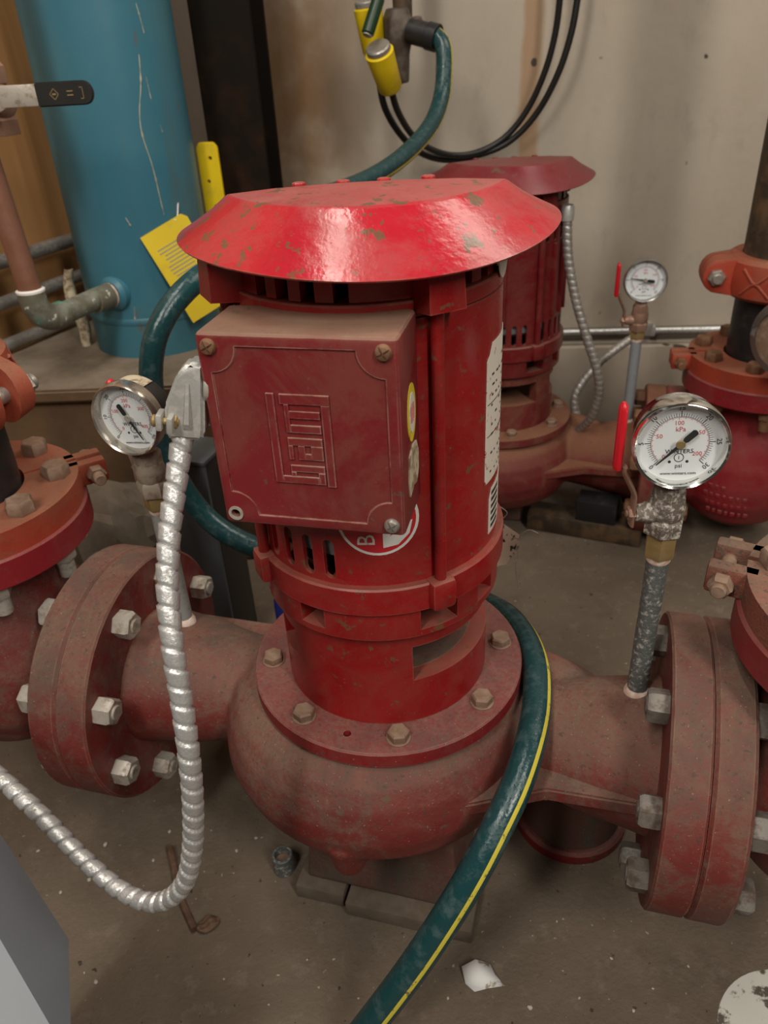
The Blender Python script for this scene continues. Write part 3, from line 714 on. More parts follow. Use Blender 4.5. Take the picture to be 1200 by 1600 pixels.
for row in range(12):
    for c_ in range(5):
        ww = random.uniform(0.0015, 0.0045); x = -0.014+c_*0.008+random.uniform(0, 0.002)
        if random.random() < 0.75: lp.append(on_shell([(x, 0), (x+ww, 0), (x+ww, 0.0015), (x, 0.0015)], LA, 0.508+row*0.0078, 0.0991, 0.0002))
for row in range(6):
    x = -0.010; lp.append(on_shell([(x, 0), (x+0.018, 0), (x+0.018, 0.003), (x, 0.003)], LA+0.5, 0.456+row*0.006, 0.0991, 0.0002))
for zz in (0.5395, 0.565): lp.append(on_shell([(-0.02, 0), (0.03, 0), (0.03, 0.0006), (-0.02, 0.0006)], LA, zz, 0.0991, 0.0002))
o = obj('label_print', join(*lp), M['print_black'], PUMP); o['kind'] = 'stuff'
obj('shell_sticker', xf(prism(ellipse(0.018, 0.022), 0.0008), MA(0.0990, 88, 0.672) @ RX(90)), M['sticker_white'], PUMP)
obj('sticker_mark', xf(prism(ellipse(0.009, 0.010), 0.0008), MA(0.0998, 88, 0.672) @ RX(90)), M['sticker_red'], PUMP)

# ------------------------------------------------------------------ pipework on either side of the pumps
LD = Vector((math.cos(rad(LINE)), math.sin(rad(LINE)), 0))
def riser(base, sgn, az, ear, mats, labels, coupling=True, top=1.9, cpl_z=0.32, S0=0.40, cear=None, gap=0.0015, agap=0.0):
    """elbow + adapter + pipe + coupling on one end of a pump; sgn=+1 right end, -1 left; ear = world angle of the clamp ears"""
    C = base+LD*(S0*sgn); C.z = 0
    end = FS_R+FT+0.0008 if sgn > 0 else -FS_L+FT+0.0008
    R = RZ(LINE) if sgn > 0 else RZ(LINE+180)     # local +x points away from the pump
    L0 = end-S0                        # inlet face in local x (negative)
    body_m, or_m, nut_m, head_m = mats
    el = thing('flanged_elbow', labels[0], 'pipe fitting', T(C.x, C.y, az-0.10) @ R)
    sp = lathe([(0, -0.098), (0.045, -0.092), (0.078, -0.068), (0.096, -0.03), (0.099, 0.0), (0.097, 0.035), (0.088, 0.07), (0.078, 0.10), (0.074, 0.155)], 48)
    nz = xf(lathe([(0.068, 0), (0.066, L0*-1-0.02), (0.07, -L0+0.004)], 40), RY(-90))
    remesh(obj('elbow_body', xf(join(sp, nz), T(0, 0, 0.10)), body_m, el), 0.0045, 6)
    if az < 0.2:
        cm = []
        for rw in range(4):
            for c_ in range(7 if rw else 4):
                an = -56+6.2*c_+2*rw; cm.append(xf(box(0.0055+0.002*((c_+rw) % 2), 0.0026, 0.0075, 0.001, 1), T(*PA(0.0985-0.0015*rw*rw*0.5, an-LINE, 0.10+0.005-0.016*rw)) @ RZ(an-LINE)))
        o_ = obj('cast_marks', join(*cm), body_m, el); o_['kind'] = 'stuff'
    obj('inlet_flange', xf(ring(0.132, 0.05, 0, 0.031, 64, 0.003), T(L0, 0, 0.10) @ RY(90)), M['castfl'] if az > 0.2 else body_m, el)
    obj('top_flange', xf(ring(0.116, 0.05, 0.150, 0.181, 64, 0.002), T(0, 0, 0.10)), M['valve'], el)
    for k in range(8):
        a = 22.5+45*k; y, z = 0.108*math.cos(rad(a)), 0.108*math.sin(rad(a))
        obj('flange_bolt', xf(hexhead(0.027, 0.019, 0, 20*k, 0), T(L0+0.031, y, 0.10+z) @ RY(90)), nut_m, el)
        p = PA(0.096, a-LINE+8)
        obj('flange_stud', xf(join(xf(hexhead(0.022, 0.016, 0.014, 30*k), RX(180)), xf(disc(0.0085, 0.036, 0.002, 16), RX(180))), T(p.x, p.y, 0.10+0.150)), nut_m, el)
    ad = thing('flange_adapter', labels[1], 'pipe fitting', T(C.x, C.y, az+0.181) @ RZ(ear))
    # two bolted halves; the ears sit on local +x and -x
    for h in (0, 180):
        half = prism(arc_pts(0.060, 0.113, 91.5-180+0, 88.5, 40), 0.026, 0)
        ears = [xf(box(0.040, 0.014, 0.026, 0.003), T(sx*0.120, -0.0105-agap, 0.013)) for sx in (1, -1)]
        obj('adapter_half', xf(join(half, *ears), RZ(h)), or_m, ad)
    for sx in (1, -1):
        obj('draw_bolt', join(xf(disc(0.0062, 0.075, 0.001, 16), T(sx*0.127, -0.040, 0.013) @ RX(-90)), xf(hexhead(0.017, 0.011), T(sx*0.127, -0.0175-agap, 0.013) @ RX(90)), xf(hexhead(0.017, 0.011), T(sx*0.127, 0.0175+agap, 0.013) @ RX(-90))), head_m, ad)
    for k in range(8):
        p = PA(0.092, 22.5+45*k+(LINE+8)-LINE-ear+LINE)
        obj('flange_bolt_head', xf(hexhead(0.024, 0.014, 0, 25*k), T(p.x, p.y, 0.026)), head_m, ad)
    if not coupling: return C
    pp = thing('riser_pipe', labels[2], 'pipe', T(C.x, C.y, az+0.19))
    obj('lower_length', xf(disc(0.057, 0.12, 0.002, 40), T(0, 0, 0.0)), M['blackpipe'], pp)
    obj('upper_length', xf(disc(0.0575, top-az-0.19-0.122, 0.002, 40), T(0, 0, 0.122)), M['rustpipe'], pp)
    cp = thing('pipe_coupling', labels[3], 'coupling', T(C.x, C.y, az+cpl_z) @ RZ(ear if cear is None else cear))
    for h in (0, 180):
        prof = [(0.0585, -0.030), (0.072, -0.030), (0.080, -0.024), (0.082, -0.012), (0.082, 0.012), (0.080, 0.024), (0.072, 0.030), (0.0585, 0.030)]
        bm = bmesh.new(); rs = []
        for i in range(33):
            a = rad(-88.5+177*i/32); rs.append([bm.verts.new((r*math.sin(a), -r*math.cos(a), z)) for r, z in prof])
        for p, q in zip(rs, rs[1:]):
            for k in range(len(prof)): j = (k+1) % len(prof); bm.faces.new((p[k], q[k], q[j], p[j]))
        bm.faces.new(rs[0]); bm.faces.new(list(reversed(rs[-1]))); bmesh.ops.recalc_face_normals(bm, faces=bm.faces)
        pcs = [bm]
        for sx in (1, -1):
            lug_ = [(sx*(0.092+0.022*math.cos(rad(q))), y_, 0.028*math.sin(rad(q))*(1.0 if y_ == -gap else 0.9)) for q in range(-90, 91, 20) for y_ in (-gap, -0.022-gap*0.5)]
            pcs.append(hull(lug_+[(sx*0.070, -gap, -0.028), (sx*0.070, -gap, 0.028), (sx*0.070, -0.034, -0.026), (sx*0.070, -0.034, 0.026)]))
        # raised cross ribs on the housing
        for (d0, d1) in ((-0.018, 0.018), (0.018, -0.018)):
            pcs.append(tube([PA(0.0815, -52, d0), PA(0.0825, -40, (d0+d1)/2+d0*0.1), PA(0.0825, -34, (d0+d1)/2+d1*0.1), PA(0.0815, -22, d1)], 0.0022, 8))
        obj('coupling_housing', xf(join(*pcs), RZ(h)), or_m, cp)
    for sx in (1, -1):
        bolt = join(xf(disc(0.0075, 0.085, 0.001, 18), T(sx*0.096, -0.042, 0) @ RX(-90)), xf(hexhead(0.022, 0.012, 0.0, 10, 0.004), T(sx*0.096, -0.024, 0) @ RX(90)), xf(hexhead(0.022, 0.012), T(sx*0.096, 0.024, 0) @ RX(-90)))
        obj('coupling_bolt', bolt, M['steelbolt'], cp)
    return C

A1 = Vector((AX.x, AX.y, 0)); A2 = A1+Vector((0.22, 0.735, 0))
riser(A1, -1, 0.215, 30, (M['castfl'], M['orange'], M['zinc'], M['dirtybolt']),
      ['dusty red flanged elbow bolted to the left end of the foreground pump', 'orange two-part flange adapter with bolt heads at the left edge of the photo',
       'short black pipe rising between the orange fittings at the left edge', 'orange grooved coupling with exposed bolt at the upper left edge'], top=0.9, S0=0.438, cear=-26, gap=0.009)
riser(A2, 1, 0.123, -12, (M['valve'], M['orange'], M['rustbolt'], M['rustbolt']),
      ['round dark red flanged elbow body behind the chrome gauge on the right', 'orange flange adapter with rusty bolt heads under the black pipe at right',
       'dark rusty riser pipe at the right edge in front of the plaster wall', 'orange grooved coupling with crossed ribs round the pipe at the right edge'], top=2.0, S0=0.418, cpl_z=0.332)
riser(A1, 1, 0.215, -32, (M['castfl'], M['orange_dusty'], M['greybolt'], M['dirtybolt']),
      ['dusty red elbow bolted to the right end of the foreground pump', 'dust-caked flange adapter with an open bolted ear above the nearest right flange'], coupling=False, S0=0.408, agap=0.007)

# grey round end cap at the right edge, on a short pipe stub
p = pix(1228, 530, 1.02)
t = thing('pipe_end_cap', 'grey rounded metal end cap at the right edge above the red elbow', 'pipe cap', T(*p) @ RZ(-62) @ RX(90))
obj('cap_shell', lathe([(0.050, -0.03), (0.053, -0.028), (0.053, 0.0), (0.050, 0.008), (0.040, 0.010)], 48, caps=False), M['bezel_grey'], t)
obj('cap_disc', xf(disc(0.046, 0.004, 0.001, 48), T(0, 0, 0.002)), M['dirtybolt'], t)
obj('pipe_stub', xf(disc(0.030, 0.12, 0.001, 32), T(0, 0, -0.12)), M['greypipe'], t)

# ------------------------------------------------------------------ pressure gauges on ball valves
def gauge(name_label, foot, zc, yaw, pitch, R, bez, casem, body, nip, needle, dial_roll, zs, lever, lever_side, unit, numbers, reds, group='', drop=0.0):
    g = thing('pressure_gauge', name_label, 'gauge', T(*foot))
    zn, zb0, zb1 = zs                              # top of nipple, bottom and top of valve body, above the foot
    h = zc-foot[2]
    obj('pipe_nipple', disc(0.0088, zn+0.002, 0.001, 24), nip, g)
    obj('thread_tape', xf(lathe([(0.0088, 0), (0.0098, 0.002), (0.0094, 0.006), (0.0099, 0.010), (0.0088, 0.013)], 24, caps=False), T(0, 0, zn-0.004)), M['tape'], g)
    obj('foot_thread', lathe([(0.0115, -0.004), (0.0112, 0.002), (0.0095, 0.006), (0.0088, 0.007)], 24, caps=False), M['tape'], g)
    obj('brass_bush', xf(hexhead(0.0215, zb0-zn+0.001, 0, 12), T(0, 0, zn-0.001+0.003)), M['brass'], g)
    hh = zb1-zb0
    vb = join(xf(hexhead(0.027, hh*0.34, 0, 5), T(0, 0, zb0)), xf(lathe([(0.0115, 0), (0.0135, hh*0.1), (0.0140, hh*0.3), (0.0128, hh*0.45)], 24), T(0, 0, zb0+hh*0.28)), xf(hexhead(0.0225, hh*0.38, 0, 20), T(0, 0, zb0+hh*0.62)))
    SM = T(0, 0, zb0+hh*0.42) @ RZ(lever_side) @ RX(90)
    vb = join(vb, xf(lathe([(0.009, 0), (0.0085, 0.016), (0.0075, 0.018), (0.0065, 0.024)], 20), SM))
    obj('valve_body', vb, body, g)
    obj('stem_nut', xf(hexhead(0.010, 0.006, 0, 0, 0.002), SM @ T(0, 0, 0.0235)), M['bronze'], g)
    # lever: bent flat bar with a dipped red grip, pointing up
    if lever:
        LMx = T(0, 0, zb0+hh*0.42-drop) @ RZ(lever_side)
        bar = [Vector((0, -0.0245, -0.010)), Vector((0, -0.0245, 0.010)), Vector((0.0, -0.0265, 0.019)), Vector((0, -0.040, 0.036)), Vector((0, -0.0415, 0.042))]
        bb = tube(spline(bar, 5), 0.003, 12, up=(1, 0, 0)); bmesh.ops.scale(bb, vec=(1.9, 0.62, 1), space=T(0, 0.028, 0), verts=bb.verts)
        obj('lever_bar', xf(bb, LMx), M['bronze'], g)
        gr = tube([Vector((0, -0.0415, 0.040)), Vector((0, -0.0418, 0.043)), Vector((0, -0.042, 0.088)), Vector((0, -0.042, 0.0915)), Vector((0, -0.042, 0.0935))], 0.0042, 14, rf=lambda i, s_, a: (0.0032, 0.0037, 0.0036, 0.0029, 0.0013)[i], up=(1, 0, 0))
        bmesh.ops.scale(gr, vec=(1.35, 0.95, 1), space=T(0, 0.042, 0), verts=gr.verts)
        obj('lever_grip', xf(gr, LMx), M['red_grip'], g)
    obj('gauge_stem', xf(disc(0.0095, h-R-zb1+0.005, 0.001, 20), T(0, 0, zb1-0.001)), M['tape'], g)
    D = T(0, 0, h) @ RZ(yaw) @ RX(90+pitch) @ T(0, 0, 0.0135)         # local z looks out of the dial, y up
    cs = obj('gauge_case', xf(lathe([(0, -0.026), (R*0.86, -0.026), (R*0.91, -0.023), (R*0.915, 0.002), (R*0.9, 0.003), (R*0.9, -0.004), (0, -0.004)], 64), D), casem, g)
    obj('bezel_ring', xf(lathe([(R*0.91, -0.008), (R*0.985, -0.006), (R, 0.0), (R*0.99, 0.005), (R*0.955, 0.0072), (R*0.915, 0.006), (R*0.895, 0.0025), (R*0.89, -0.003)], 72, caps=False), D), bez, g)
    dl = obj('dial', xf(disc(R*0.893, 0.001, 0.0001, 64), D @ T(0, 0, -0.004)), M['dial'], g)
    DR = D @ RZ(dial_roll)
    z0 = -0.0029; rs = R*0.90
    def tick(val, r0, r1, wd, vmax=30):
        a = rad(225-270*val/vmax); m_ = (r0+r1)/2*rs
        return xf(box((r1-r0)*rs, wd, 0.0002), DR @ T(m_*math.cos(a), m_*math.sin(a), z0) @ Matrix.Rotation(a, 4, 'Z'))
    blk = [tick(i*0.5, 0.66, 0.735 if i % 2 else 0.75, 0.00025) for i in range(61)]+[tick(i*5, 0.66, 0.80, 0.0005) for i in range(7)]
    o_ = obj('scale_ticks', join(*blk), M['print_black'], g, 0); o_['kind'] = 'stuff'
    def arc(r, wd, mt, nm):
        bm = bmesh.new(); prev = None
        for i in range(73):
            a = rad(225-270*i/72); q = [bm.verts.new(DR @ Vector((k*rs*math.cos(a), k*rs*math.sin(a), z0+0.0001))) for k in (r, r+wd)]
            if prev: bm.faces.new((prev[0], prev[1], q[1], q[0]))
            prev = q
        return obj(nm, bm, mt, g, 0)
    arc(0.655, 0.008, M['print_black'], 'scale_arc'); arc(0.635, 0.007, M['print_red'], 'scale_arc_red')
    o_ = obj('scale_ticks_red', join(*[tick(i*1.45, 0.585 if i % 5 == 0 else 0.605, 0.635, 0.0003) for i in range(21)]), M['print_red'], g, 0); o_['kind'] = 'stuff'
    def put(s_, x, y, size, rot=0): return xf(textbm(s_, size, 0.00008), DR @ T(x*rs, y*rs, z0+0.0001) @ Matrix.Rotation(rad(rot), 4, 'Z'))
    tx = []
    for val, s_ in numbers:
        a = 225-270*val/30; tx.append(put(s_, 0.87*math.cos(rad(a)), 0.87*math.sin(rad(a)), 0.0050 if R > 0.03 else 0.004, a-90))
    tx += [put('WINTERS', 0.0, -0.225, 0.0046), put(unit, 0.0, -0.60, 0.0046), put('www.winters.com', 0.0, -0.80, 0.0034)]
    obj('dial_print', join(*tx), M['print_black'], g, 0)
    tr = [put('kPa', 0.0, 0.34, 0.0050)]
    for fr, s_ in reds:
        a = 225-270*fr; tr.append(put(s_, 0.50*math.cos(rad(a)), 0.50*math.sin(rad(a)), 0.0046))
    obj('dial_print_red', join(*tr), M['print_red'], g, 0)
    mk = [xf(ring(0.115*rs, 0.098*rs, 0, 0.0001, 24), DR @ T(0, -0.385*rs, z0)), put('1', 0.0, -0.385, 0.0038), xf(disc(0.036*rs, 0.0001, 0.00001, 16), DR @ T(-0.21*rs, -0.49*rs, z0)), xf(disc(0.036*rs, 0.0001, 0.00001, 16), DR @ T(0.19*rs, -0.49*rs, z0))]
    obj('dial_marks', join(*mk), M['print_black'], g, 0)
    # needle: slim point, broad tail, brass hub
    a = rad(needle); NM = DR @ T(0, 0, 0.0008) @ Matrix.Rotation(a, 4, 'Z')
    nd = prism([(0.74*rs, 0.0004), (0.0, 0.0013), (-0.12*rs, 0.0014), (-0.16*rs, 0.0022), (-0.44*rs, 0.0024), (-0.48*rs, 0.0012), (-0.48*rs, -0.0012), (-0.44*rs, -0.0024), (-0.16*rs, -0.0022), (-0.12*rs, -0.0014), (0.0, -0.0013), (0.74*rs, -0.0004)], 0.0004)
    obj('needle', xf(nd, NM), M['print_black'], g, 0)
    obj('needle_hub', xf(disc(0.0034, 0.0016, 0.0005, 20), D @ T(0, 0, 0.0004)), M['brass'] if bez is M['chrome'] else M['zinc'], g)
    obj('gauge_glass', xf(disc(R*0.90, 0.0008, 0.0001, 64), D @ T(0, 0, 0.0028)), M['glass'], g)
    return g, D
NUM30 = [(0, '0'), (5, '5'), (10, '10'), (15, '15'), (20, '20'), (25, '25'), (30, '30')]
RED200 = [(0.0, '0'), (0.242, '50'), (0.483, '100'), (0.725, '150'), (0.967, '200')]
NUM60 = [(0, '0'), (5, '10'), (10, '20'), (15, '30'), (20, '40'), (25, '50'), (30, '60')]
RED400 = [(0.0, '0'), (0.242, '100'), (0.483, '200'), (0.725, '300'), (0.967, '400')]
gauge('chrome-rimmed pressure gauge with red lever on the right end of the foreground pump', (0.2165, 0.515, 0.281), 0.5345, -11, -3, 0.0338, M['chrome'], M['chrome'], M['crust'], M['nipple'],
      224, 4, (0.148, 0.172, 0.2145), True, -90, 'psi', NUM30, RED200)
_, DL = gauge('dull-rimmed pressure gauge beside the silver flexible conduit left of the red box', (-0.2135, 0.652, 0.281), 0.5181, -20, -2, 0.0338, M['bezel_dull'], M['blackpaint'], M['dustvalve'], M['greynipple'],
      296, 6, (0.138, 0.155, 0.200), True, 222, 'psi', NUM60, RED400, drop=0.010)
gauge('small-looking pressure gauge with red lever in front of the plaster wall', (0.4325, 1.254, 0.189), 0.4382, -10, -3, 0.0338, M['bezel_grey'], M['bezel_grey'], M['bronze'], M['greypipe'],
      172, 0, (0.150, 0.165, 0.207), True, -90, 'psi', NUM30, RED200)
gl = [o_ for o_ in COL.objects if o_.get('label', '').startswith('dull-rimmed')][0]
obj('case_sticker', xf(prism(arc_pts(0.0312, 0.0318, 150, 215, 12), 0.016), DL @ T(0, 0, -0.022)), M['residue'], gl)

# ------------------------------------------------------------------ blue pipe standing on the plinth, copper branch, valve
BP = Vector((-0.384, 1.40, ptop)); BR = 0.1095
t = thing('blue_pipe', 'wide blue-painted vertical pipe with paint drips standing on the concrete plinth', 'pipe', T(*BP))
obj('pipe_wall', lathe([(0, 0), (BR, 0), (BR, 1.9), (0, 1.9)], 80), M['blue'], t)
obj('weld_seam', lathe([(BR, 0.055), (BR+0.0016, 0.058), (BR+0.0016, 0.064), (BR, 0.067)], 80, caps=False), M['blue'], t)
def drip(pts, wd):
    """paint run on the pipe face: list of (angle, height)"""
    c3 = [PA(BR+0.0003, a, z) for a, z in pts]; c3 = spline(c3, 6)
    wd *= 0.75
    return tube(c3, wd, 6, rf=lambda i, s_, a: wd*(0.45+0.35*abs(math.sin(i*0.7))+(1.1 if i % 13 == 5 else 0.0)))
def bp(u, v):
    # hit of a sight line on the pipe, as (angle, height)
    d = pix(u, v, 1.0)-Vector((0, 0, CAM_H)); a = d.x**2+d.y**2; b = d.x*BP.x+d.y*BP.y; c = BP.x**2+BP.y**2-BR*BR
    k = (b-math.sqrt(max(0, b*b-a*c)))/a; q = d*k
    return math.degrees(math.atan2(q.x-BP.x, -(q.y-BP.y))), q.z+CAM_H-BP.z
for run, wd in (([(217, 85), (220, 130), (218, 175), (222, 210), (235, 250), (242, 275), (250, 310), (256, 335)], 0.0014), ([(212, 5), (218, 25), (225, 52)], 0.0011), ([(228, 120), (236, 155)], 0.0007), ([(196, 340), (205, 354)], 0.0013), ([(210, 480), (211, 500)], 0.0013), ([(250, 195), (254, 207)], 0.0008)):
    obj('paint_drip', drip([bp(*q) for q in run], wd), M['drip'], t)

# copper line: down from the ball valve, elbow, into a collar on the blue pipe
ca, cz = bp(178, 455)
cend = BP+PA(BR-0.004, ca, cz)
cc = Vector((pix(52, 470, 1.16))); cc.z = cend.z-0.004
cup = cc+Vector((-0.012, 0, 0.292))
t = thing('copper_branch', 'copper pipe with green corrosion dropping from the ball valve into the blue pipe', 'pipe', T(*cc))
O = cc
rr_ = 0.0165
hd = (cend-cc); hd.z = 0; hn = hd.normalized()
obj('copper_riser', cyl_between(Vector((0, 0, 0.040)), cup-O, rr_, 28), M['copper'], t)
ell = [Vector((0, 0, 0.047)), Vector((0, 0, 0.036))]+[hn*(0.034*(1-math.cos(rad(a))))+Vector((0, 0, 0.034*(1-math.sin(rad(a))))) for a in range(0, 91, 10)]+[hn*0.046]
eb = obj('copper_elbow', tube(ell, 0.0195, 28), M['verd'], t)
obj('solder_rim', lathe([(0.0165, 0.045), (0.0202, 0.046), (0.0204, 0.049), (0.0165, 0.051)], 28, caps=False), M['white_paint'], t)
obj('branch_tube', cyl_between(hn*0.042, cend-O, rr_, 28), M['verd'], t)
q1 = hn*(hd.length-0.050); q2 = hn*(hd.length-0.016)
obj('branch_coupling', cyl_between(q1+Vector((0, 0, 0)), q2, 0.0192, 28), M['verd'], t)
obj('solder_ring', cyl_between(q2, q2+hn*0.003, 0.0196, 28), M['tape'], t)
obj('weld_collar', cyl_between(hn*(hd.length-0.012), hn*(hd.length+0.01), 0.0275, 32, 0.006), M['blue'], t)

vz = cup.z-0.020
t = thing('ball_valve', 'ball valve with worn bright shank and black lever at the upper left edge', 'valve', T(cup.x+0.032, cup.y, vz+0.026))
obj('valve_body', join(xf(hexhead(0.044, 0.022), T(0, 0, -0.047)), xf(lathe([(0.020, 0), (0.026, 0.008), (0.027, 0.03), (0.02, 0.04)], 28), T(0, 0, -0.027)), xf(hexhead(0.044, 0.024), T(0, 0, 0.012))), M['bronze'], t)
obj('pipe_above', xf(disc(rr_, 0.5, 0.001, 24), T(0, 0, 0.035)), M['copper'], t)
# lever on the near side: stem, nut, bright shank stepping out, black sleeve
obj('stem', xf(disc(0.011, 0.035, 0.001, 20), T(0, -0.018, 0) @ RX(90)), M['steelbolt'], t)
obj('stem_nut', xf(hexhead(0.019, 0.011, 0.013, 10, 0.004), T(0, -0.054, 0) @ RX(90)), M['steelbolt'], t)
shk = [Vector((-0.03, -0.052, 0)), Vector((0.012, -0.052, 0)), Vector((0.020, -0.053, 0)), Vector((0.038, -0.062, 0)), Vector((0.036, -0.064, 0)), Vector((0.062, -0.064, 0))]
b_ = tube(shk, 0.0145, 4, up=(0, 0, 1)); bmesh.ops.rotate(b_, verts=b_.verts, cent=(0, -0.056, 0), matrix=Matrix.Identity(3))
sb = join(xf(box(0.050, 0.0035, 0.034, 0.001), T(0.004, -0.052, 0)), hull([(0.026, -0.0503, -0.017), (0.026, -0.0503, 0.017), (0.026, -0.0538, -0.017), (0.026, -0.0538, 0.017), (0.038, -0.060, -0.013), (0.038, -0.060, 0.013), (0.038, -0.064, -0.013), (0.038, -0.064, 0.013)]), xf(box(0.054, 0.0036, 0.024, 0.001), T(0.062, -0.062, 0)))
b_.free()
obj('lever_shank', sb, M['zinc'], t)
sl_ = prism([(0.0, -0.0155), (0.078, -0.0155)]+[(0.078+0.0155*math.sin(rad(a)), -0.0155*math.cos(rad(a))) for a in range(15, 180, 15)]+[(0.078, 0.0155), (0.0, 0.0155)], 0.0075, 0.0018)
SLM = T(0.080, -0.0585, 0) @ RX(90) @ Matrix.Diagonal((0.74, 0.86, 1, 1))
sv = obj('lever_sleeve', xf(sl_, SLM), M['blackpaint'], t)
dm = [xf(box(0.010, 0.0009, 0.0004), SLM @ T(0.030+dx, dy, 0.0076) @ Matrix.Rotation(rad(r_), 4, 'Z')) for dx, dy, r_ in ((-0.0035, 0.0035, 45), (0.0035, 0.0035, -45), (-0.0035, -0.0035, -45), (0.0035, -0.0035, 45))]
dm += [xf(box(0.006, 0.0022, 0.0003), SLM @ T(0.030, 0, 0.0076)), xf(box(0.010, 0.0014, 0.0003), SLM @ T(0.056, 0.003, 0.0076)), xf(box(0.010, 0.0014, 0.0003), SLM @ T(0.056, -0.002, 0.0076)), xf(box(0.0009, 0.014, 0.0003), SLM @ T(0.077, 0, 0.0076)), xf(box(0.005, 0.0009, 0.0003), SLM @ T(0.075, 0.007, 0.0076)), xf(box(0.005, 0.0009, 0.0003), SLM @ T(0.075, -0.007, 0.0076))]
obj('sleeve_marking', join(*dm), M['brass'], sv)

# three grey pipes clipped to the plywood, far left
def on_ply(x, off, z): return WL @ Vector((x, -off, z))
for k, (zz, r_, lab) in enumerate(((0.490, 0.012, 'grey pipe on the plywood, highest of the three behind the copper pipe'), (0.425, 0.011, 'grey pipe on the plywood, middle of the three behind the copper elbow'), (0.356, 0.011, 'grey pipe on the plywood, lowest of the three just above the plinth'))):
    a_, b2 = on_ply(-0.55, 0.022, zz-0.0), on_ply(0.62, 0.022, zz)
    t = thing('wall_pipe', lab, 'pipe', T(*a_))
    obj('pipe_tube', cyl_between((0, 0, 0), b2-a_, r_, 20), M['galv_dark'], t)
    for xx in ((0.62, 0.90) if k < 2 else (0.85,)):
        c_ = on_ply(xx-0.55, 0.022, zz)-a_
        obj('pipe_clip', join(xf(ring(r_+0.003, r_, -0.008, 0.008, 20), T(*c_) @ RZ(62) @ RY(90)), xf(box(0.016, 0.016, 0.030, 0.003), T(*c_) @ RZ(62) @ T(0, -0.012, 0.022)), xf(box(0.016, 0.016, 0.024, 0.003), T(*c_) @ RZ(62) @ T(0, -0.012, -0.022))), M['blackpaint'], t)

# curled brown scrap hanging beside the blue pipe
p0 = pix(118, 470, 1.38)
sc_pts = [p0+Vector((0.002, 0, 0.055)), p0+Vector((-0.006, 0.006, 0.03)), p0+Vector((-0.004, 0, 0)), p0+Vector((0.004, 0, -0.045)), p0+Vector((0.002, -0.004, -0.085)), p0+Vector((0.010, 0, -0.118))]
bm = bmesh.new(); prev = None
for i, p in enumerate(spline(sc_pts, 5)):
    ww = 0.013*(1-0.5*abs(i-12)/14); q = [bm.verts.new(p-p0+Vector((math.cos(an)*ww*0.9, -abs(math.sin(an))*ww, 0))) for an in (PI, PI*0.75, PI*0.5, PI*0.25, 0)]
    if prev:
        for k in range(4): bm.faces.new((prev[k], prev[k+1], q[k+1], q[k]))
    prev = q
o = obj('hanging_scrap', bm, M['residue']); o.location = p0
sol = o.modifiers.new('s', 'SOLIDIFY'); sol.thickness = 0.0008; bake(o); tag(o, 'curled yellowed scrap of tape hanging left of the blue pipe', 'scrap')

# yellow guard strip and tied yellow tag
ya, yb = pix(328, 500, 1.50), pix(330, 216, 1.50)
L_ = yb.z-0.30
o = obj('yellow_strip', prism([(-0.018, 0), (0.018, 0), (0.018, yb.z-0.33-0.008), (0.012, yb.z-0.33), (-0.012, yb.z-0.33), (-0.018, yb.z-0.33-0.008)], 0.008, 0.0012), M['yellow'])
o.matrix_world = T(-0.2590, 1.45, 0.33) @ RZ(-8) @ RX(90)
cut(o, join(*[xf(disc(0.0032, 0.03, 0.0001, 12), T(dx, dz, -0.01)) for dx, dz in ((-0.004, yb.z-0.33-0.060), (0.004, yb.z-0.33-0.024), (0.002, yb.z-0.33-0.100))]))
tag(o, 'upright bright yellow strip with small holes beside the blue pipe', 'strip')
ta, tz = bp(285, 417)
TM = T(*(BP+PA(BR+0.018, ta, tz))) @ RZ(ta-20) @ RX(90-8) @ RZ(21)
t = thing('paper_tag', 'yellow printed paper tag tied at a tilt against the blue pipe', 'tag', TM)
tg = prism([(-0.041, -0.076), (0.041, -0.076), (0.041, 0.068), (0.034, 0.076), (-0.041, 0.076)], 0.0012); bmesh.ops.bisect_plane(tg, geom=list(tg.verts)+list(tg.edges)+list(tg.faces), plane_co=(0, 0, 0), plane_no=(0, 1, 0))
obj('tag_card', tg, M['tagyellow'], t)
ln = [xf(box(0.052-0.016*random.random(), 0.0016, 0.0002), T(-0.002-0.004*random.random(), 0.046-0.0058*k, 0.0013)) for k in range(16)]
o = obj('printed_lines', join(*ln), M['greypipe'], t); o['kind'] = 'stuff'
obj('tag_string', tube(spline([Vector((0.02, 0.072, 0.001)), Vector((0.028, 0.075, -0.002)), Vector((0.045, 0.095, -0.012))], 5), 0.0012, 8), M['white_paint'], t)

# slate grey post behind the left of the pump, blue band and amber jug between it and the motor
t = thing('steel_post', 'slate grey steel post behind the green hose left of the motor', 'post', T(-0.243, 0.935, 0) @ RZ(-20))
obj('post_face', xf(box(0.062, 0.006, 0.335, 0.001), T(0, -0.03, 0.1675)), M['post'], t)
obj('post_return', xf(box(0.006, 0.060, 0.335, 0.001), T(0.028, 0.003, 0.1675)), M['blackpaint'], t)
obj('post_return', xf(box(0.006, 0.060, 0.335, 0.001), T(-0.028, 0.003, 0.1675)), M['blackpaint'], t)
obj('post_cap', xf(box(0.066, 0.070, 0.006, 0.001), T(0, 0, 0.338)), M['post'], t)
jp = pixz(415, 985, 0.0); 
t = thing('blue_container', 'dark blue container barely seen behind the motor bracket', 'container', T(-0.098, 0.80, 0))
obj('container_body', lathe([(0, 0), (0.045, 0), (0.047, 0.006), (0.047, 0.19), (0.043, 0.20), (0, 0.20)], 32), M['blueband'], t)
obj('container_lid', lathe([(0, 0.2), (0.044, 0.2), (0.044, 0.212), (0, 0.212)], 32), M['blueband'], t)
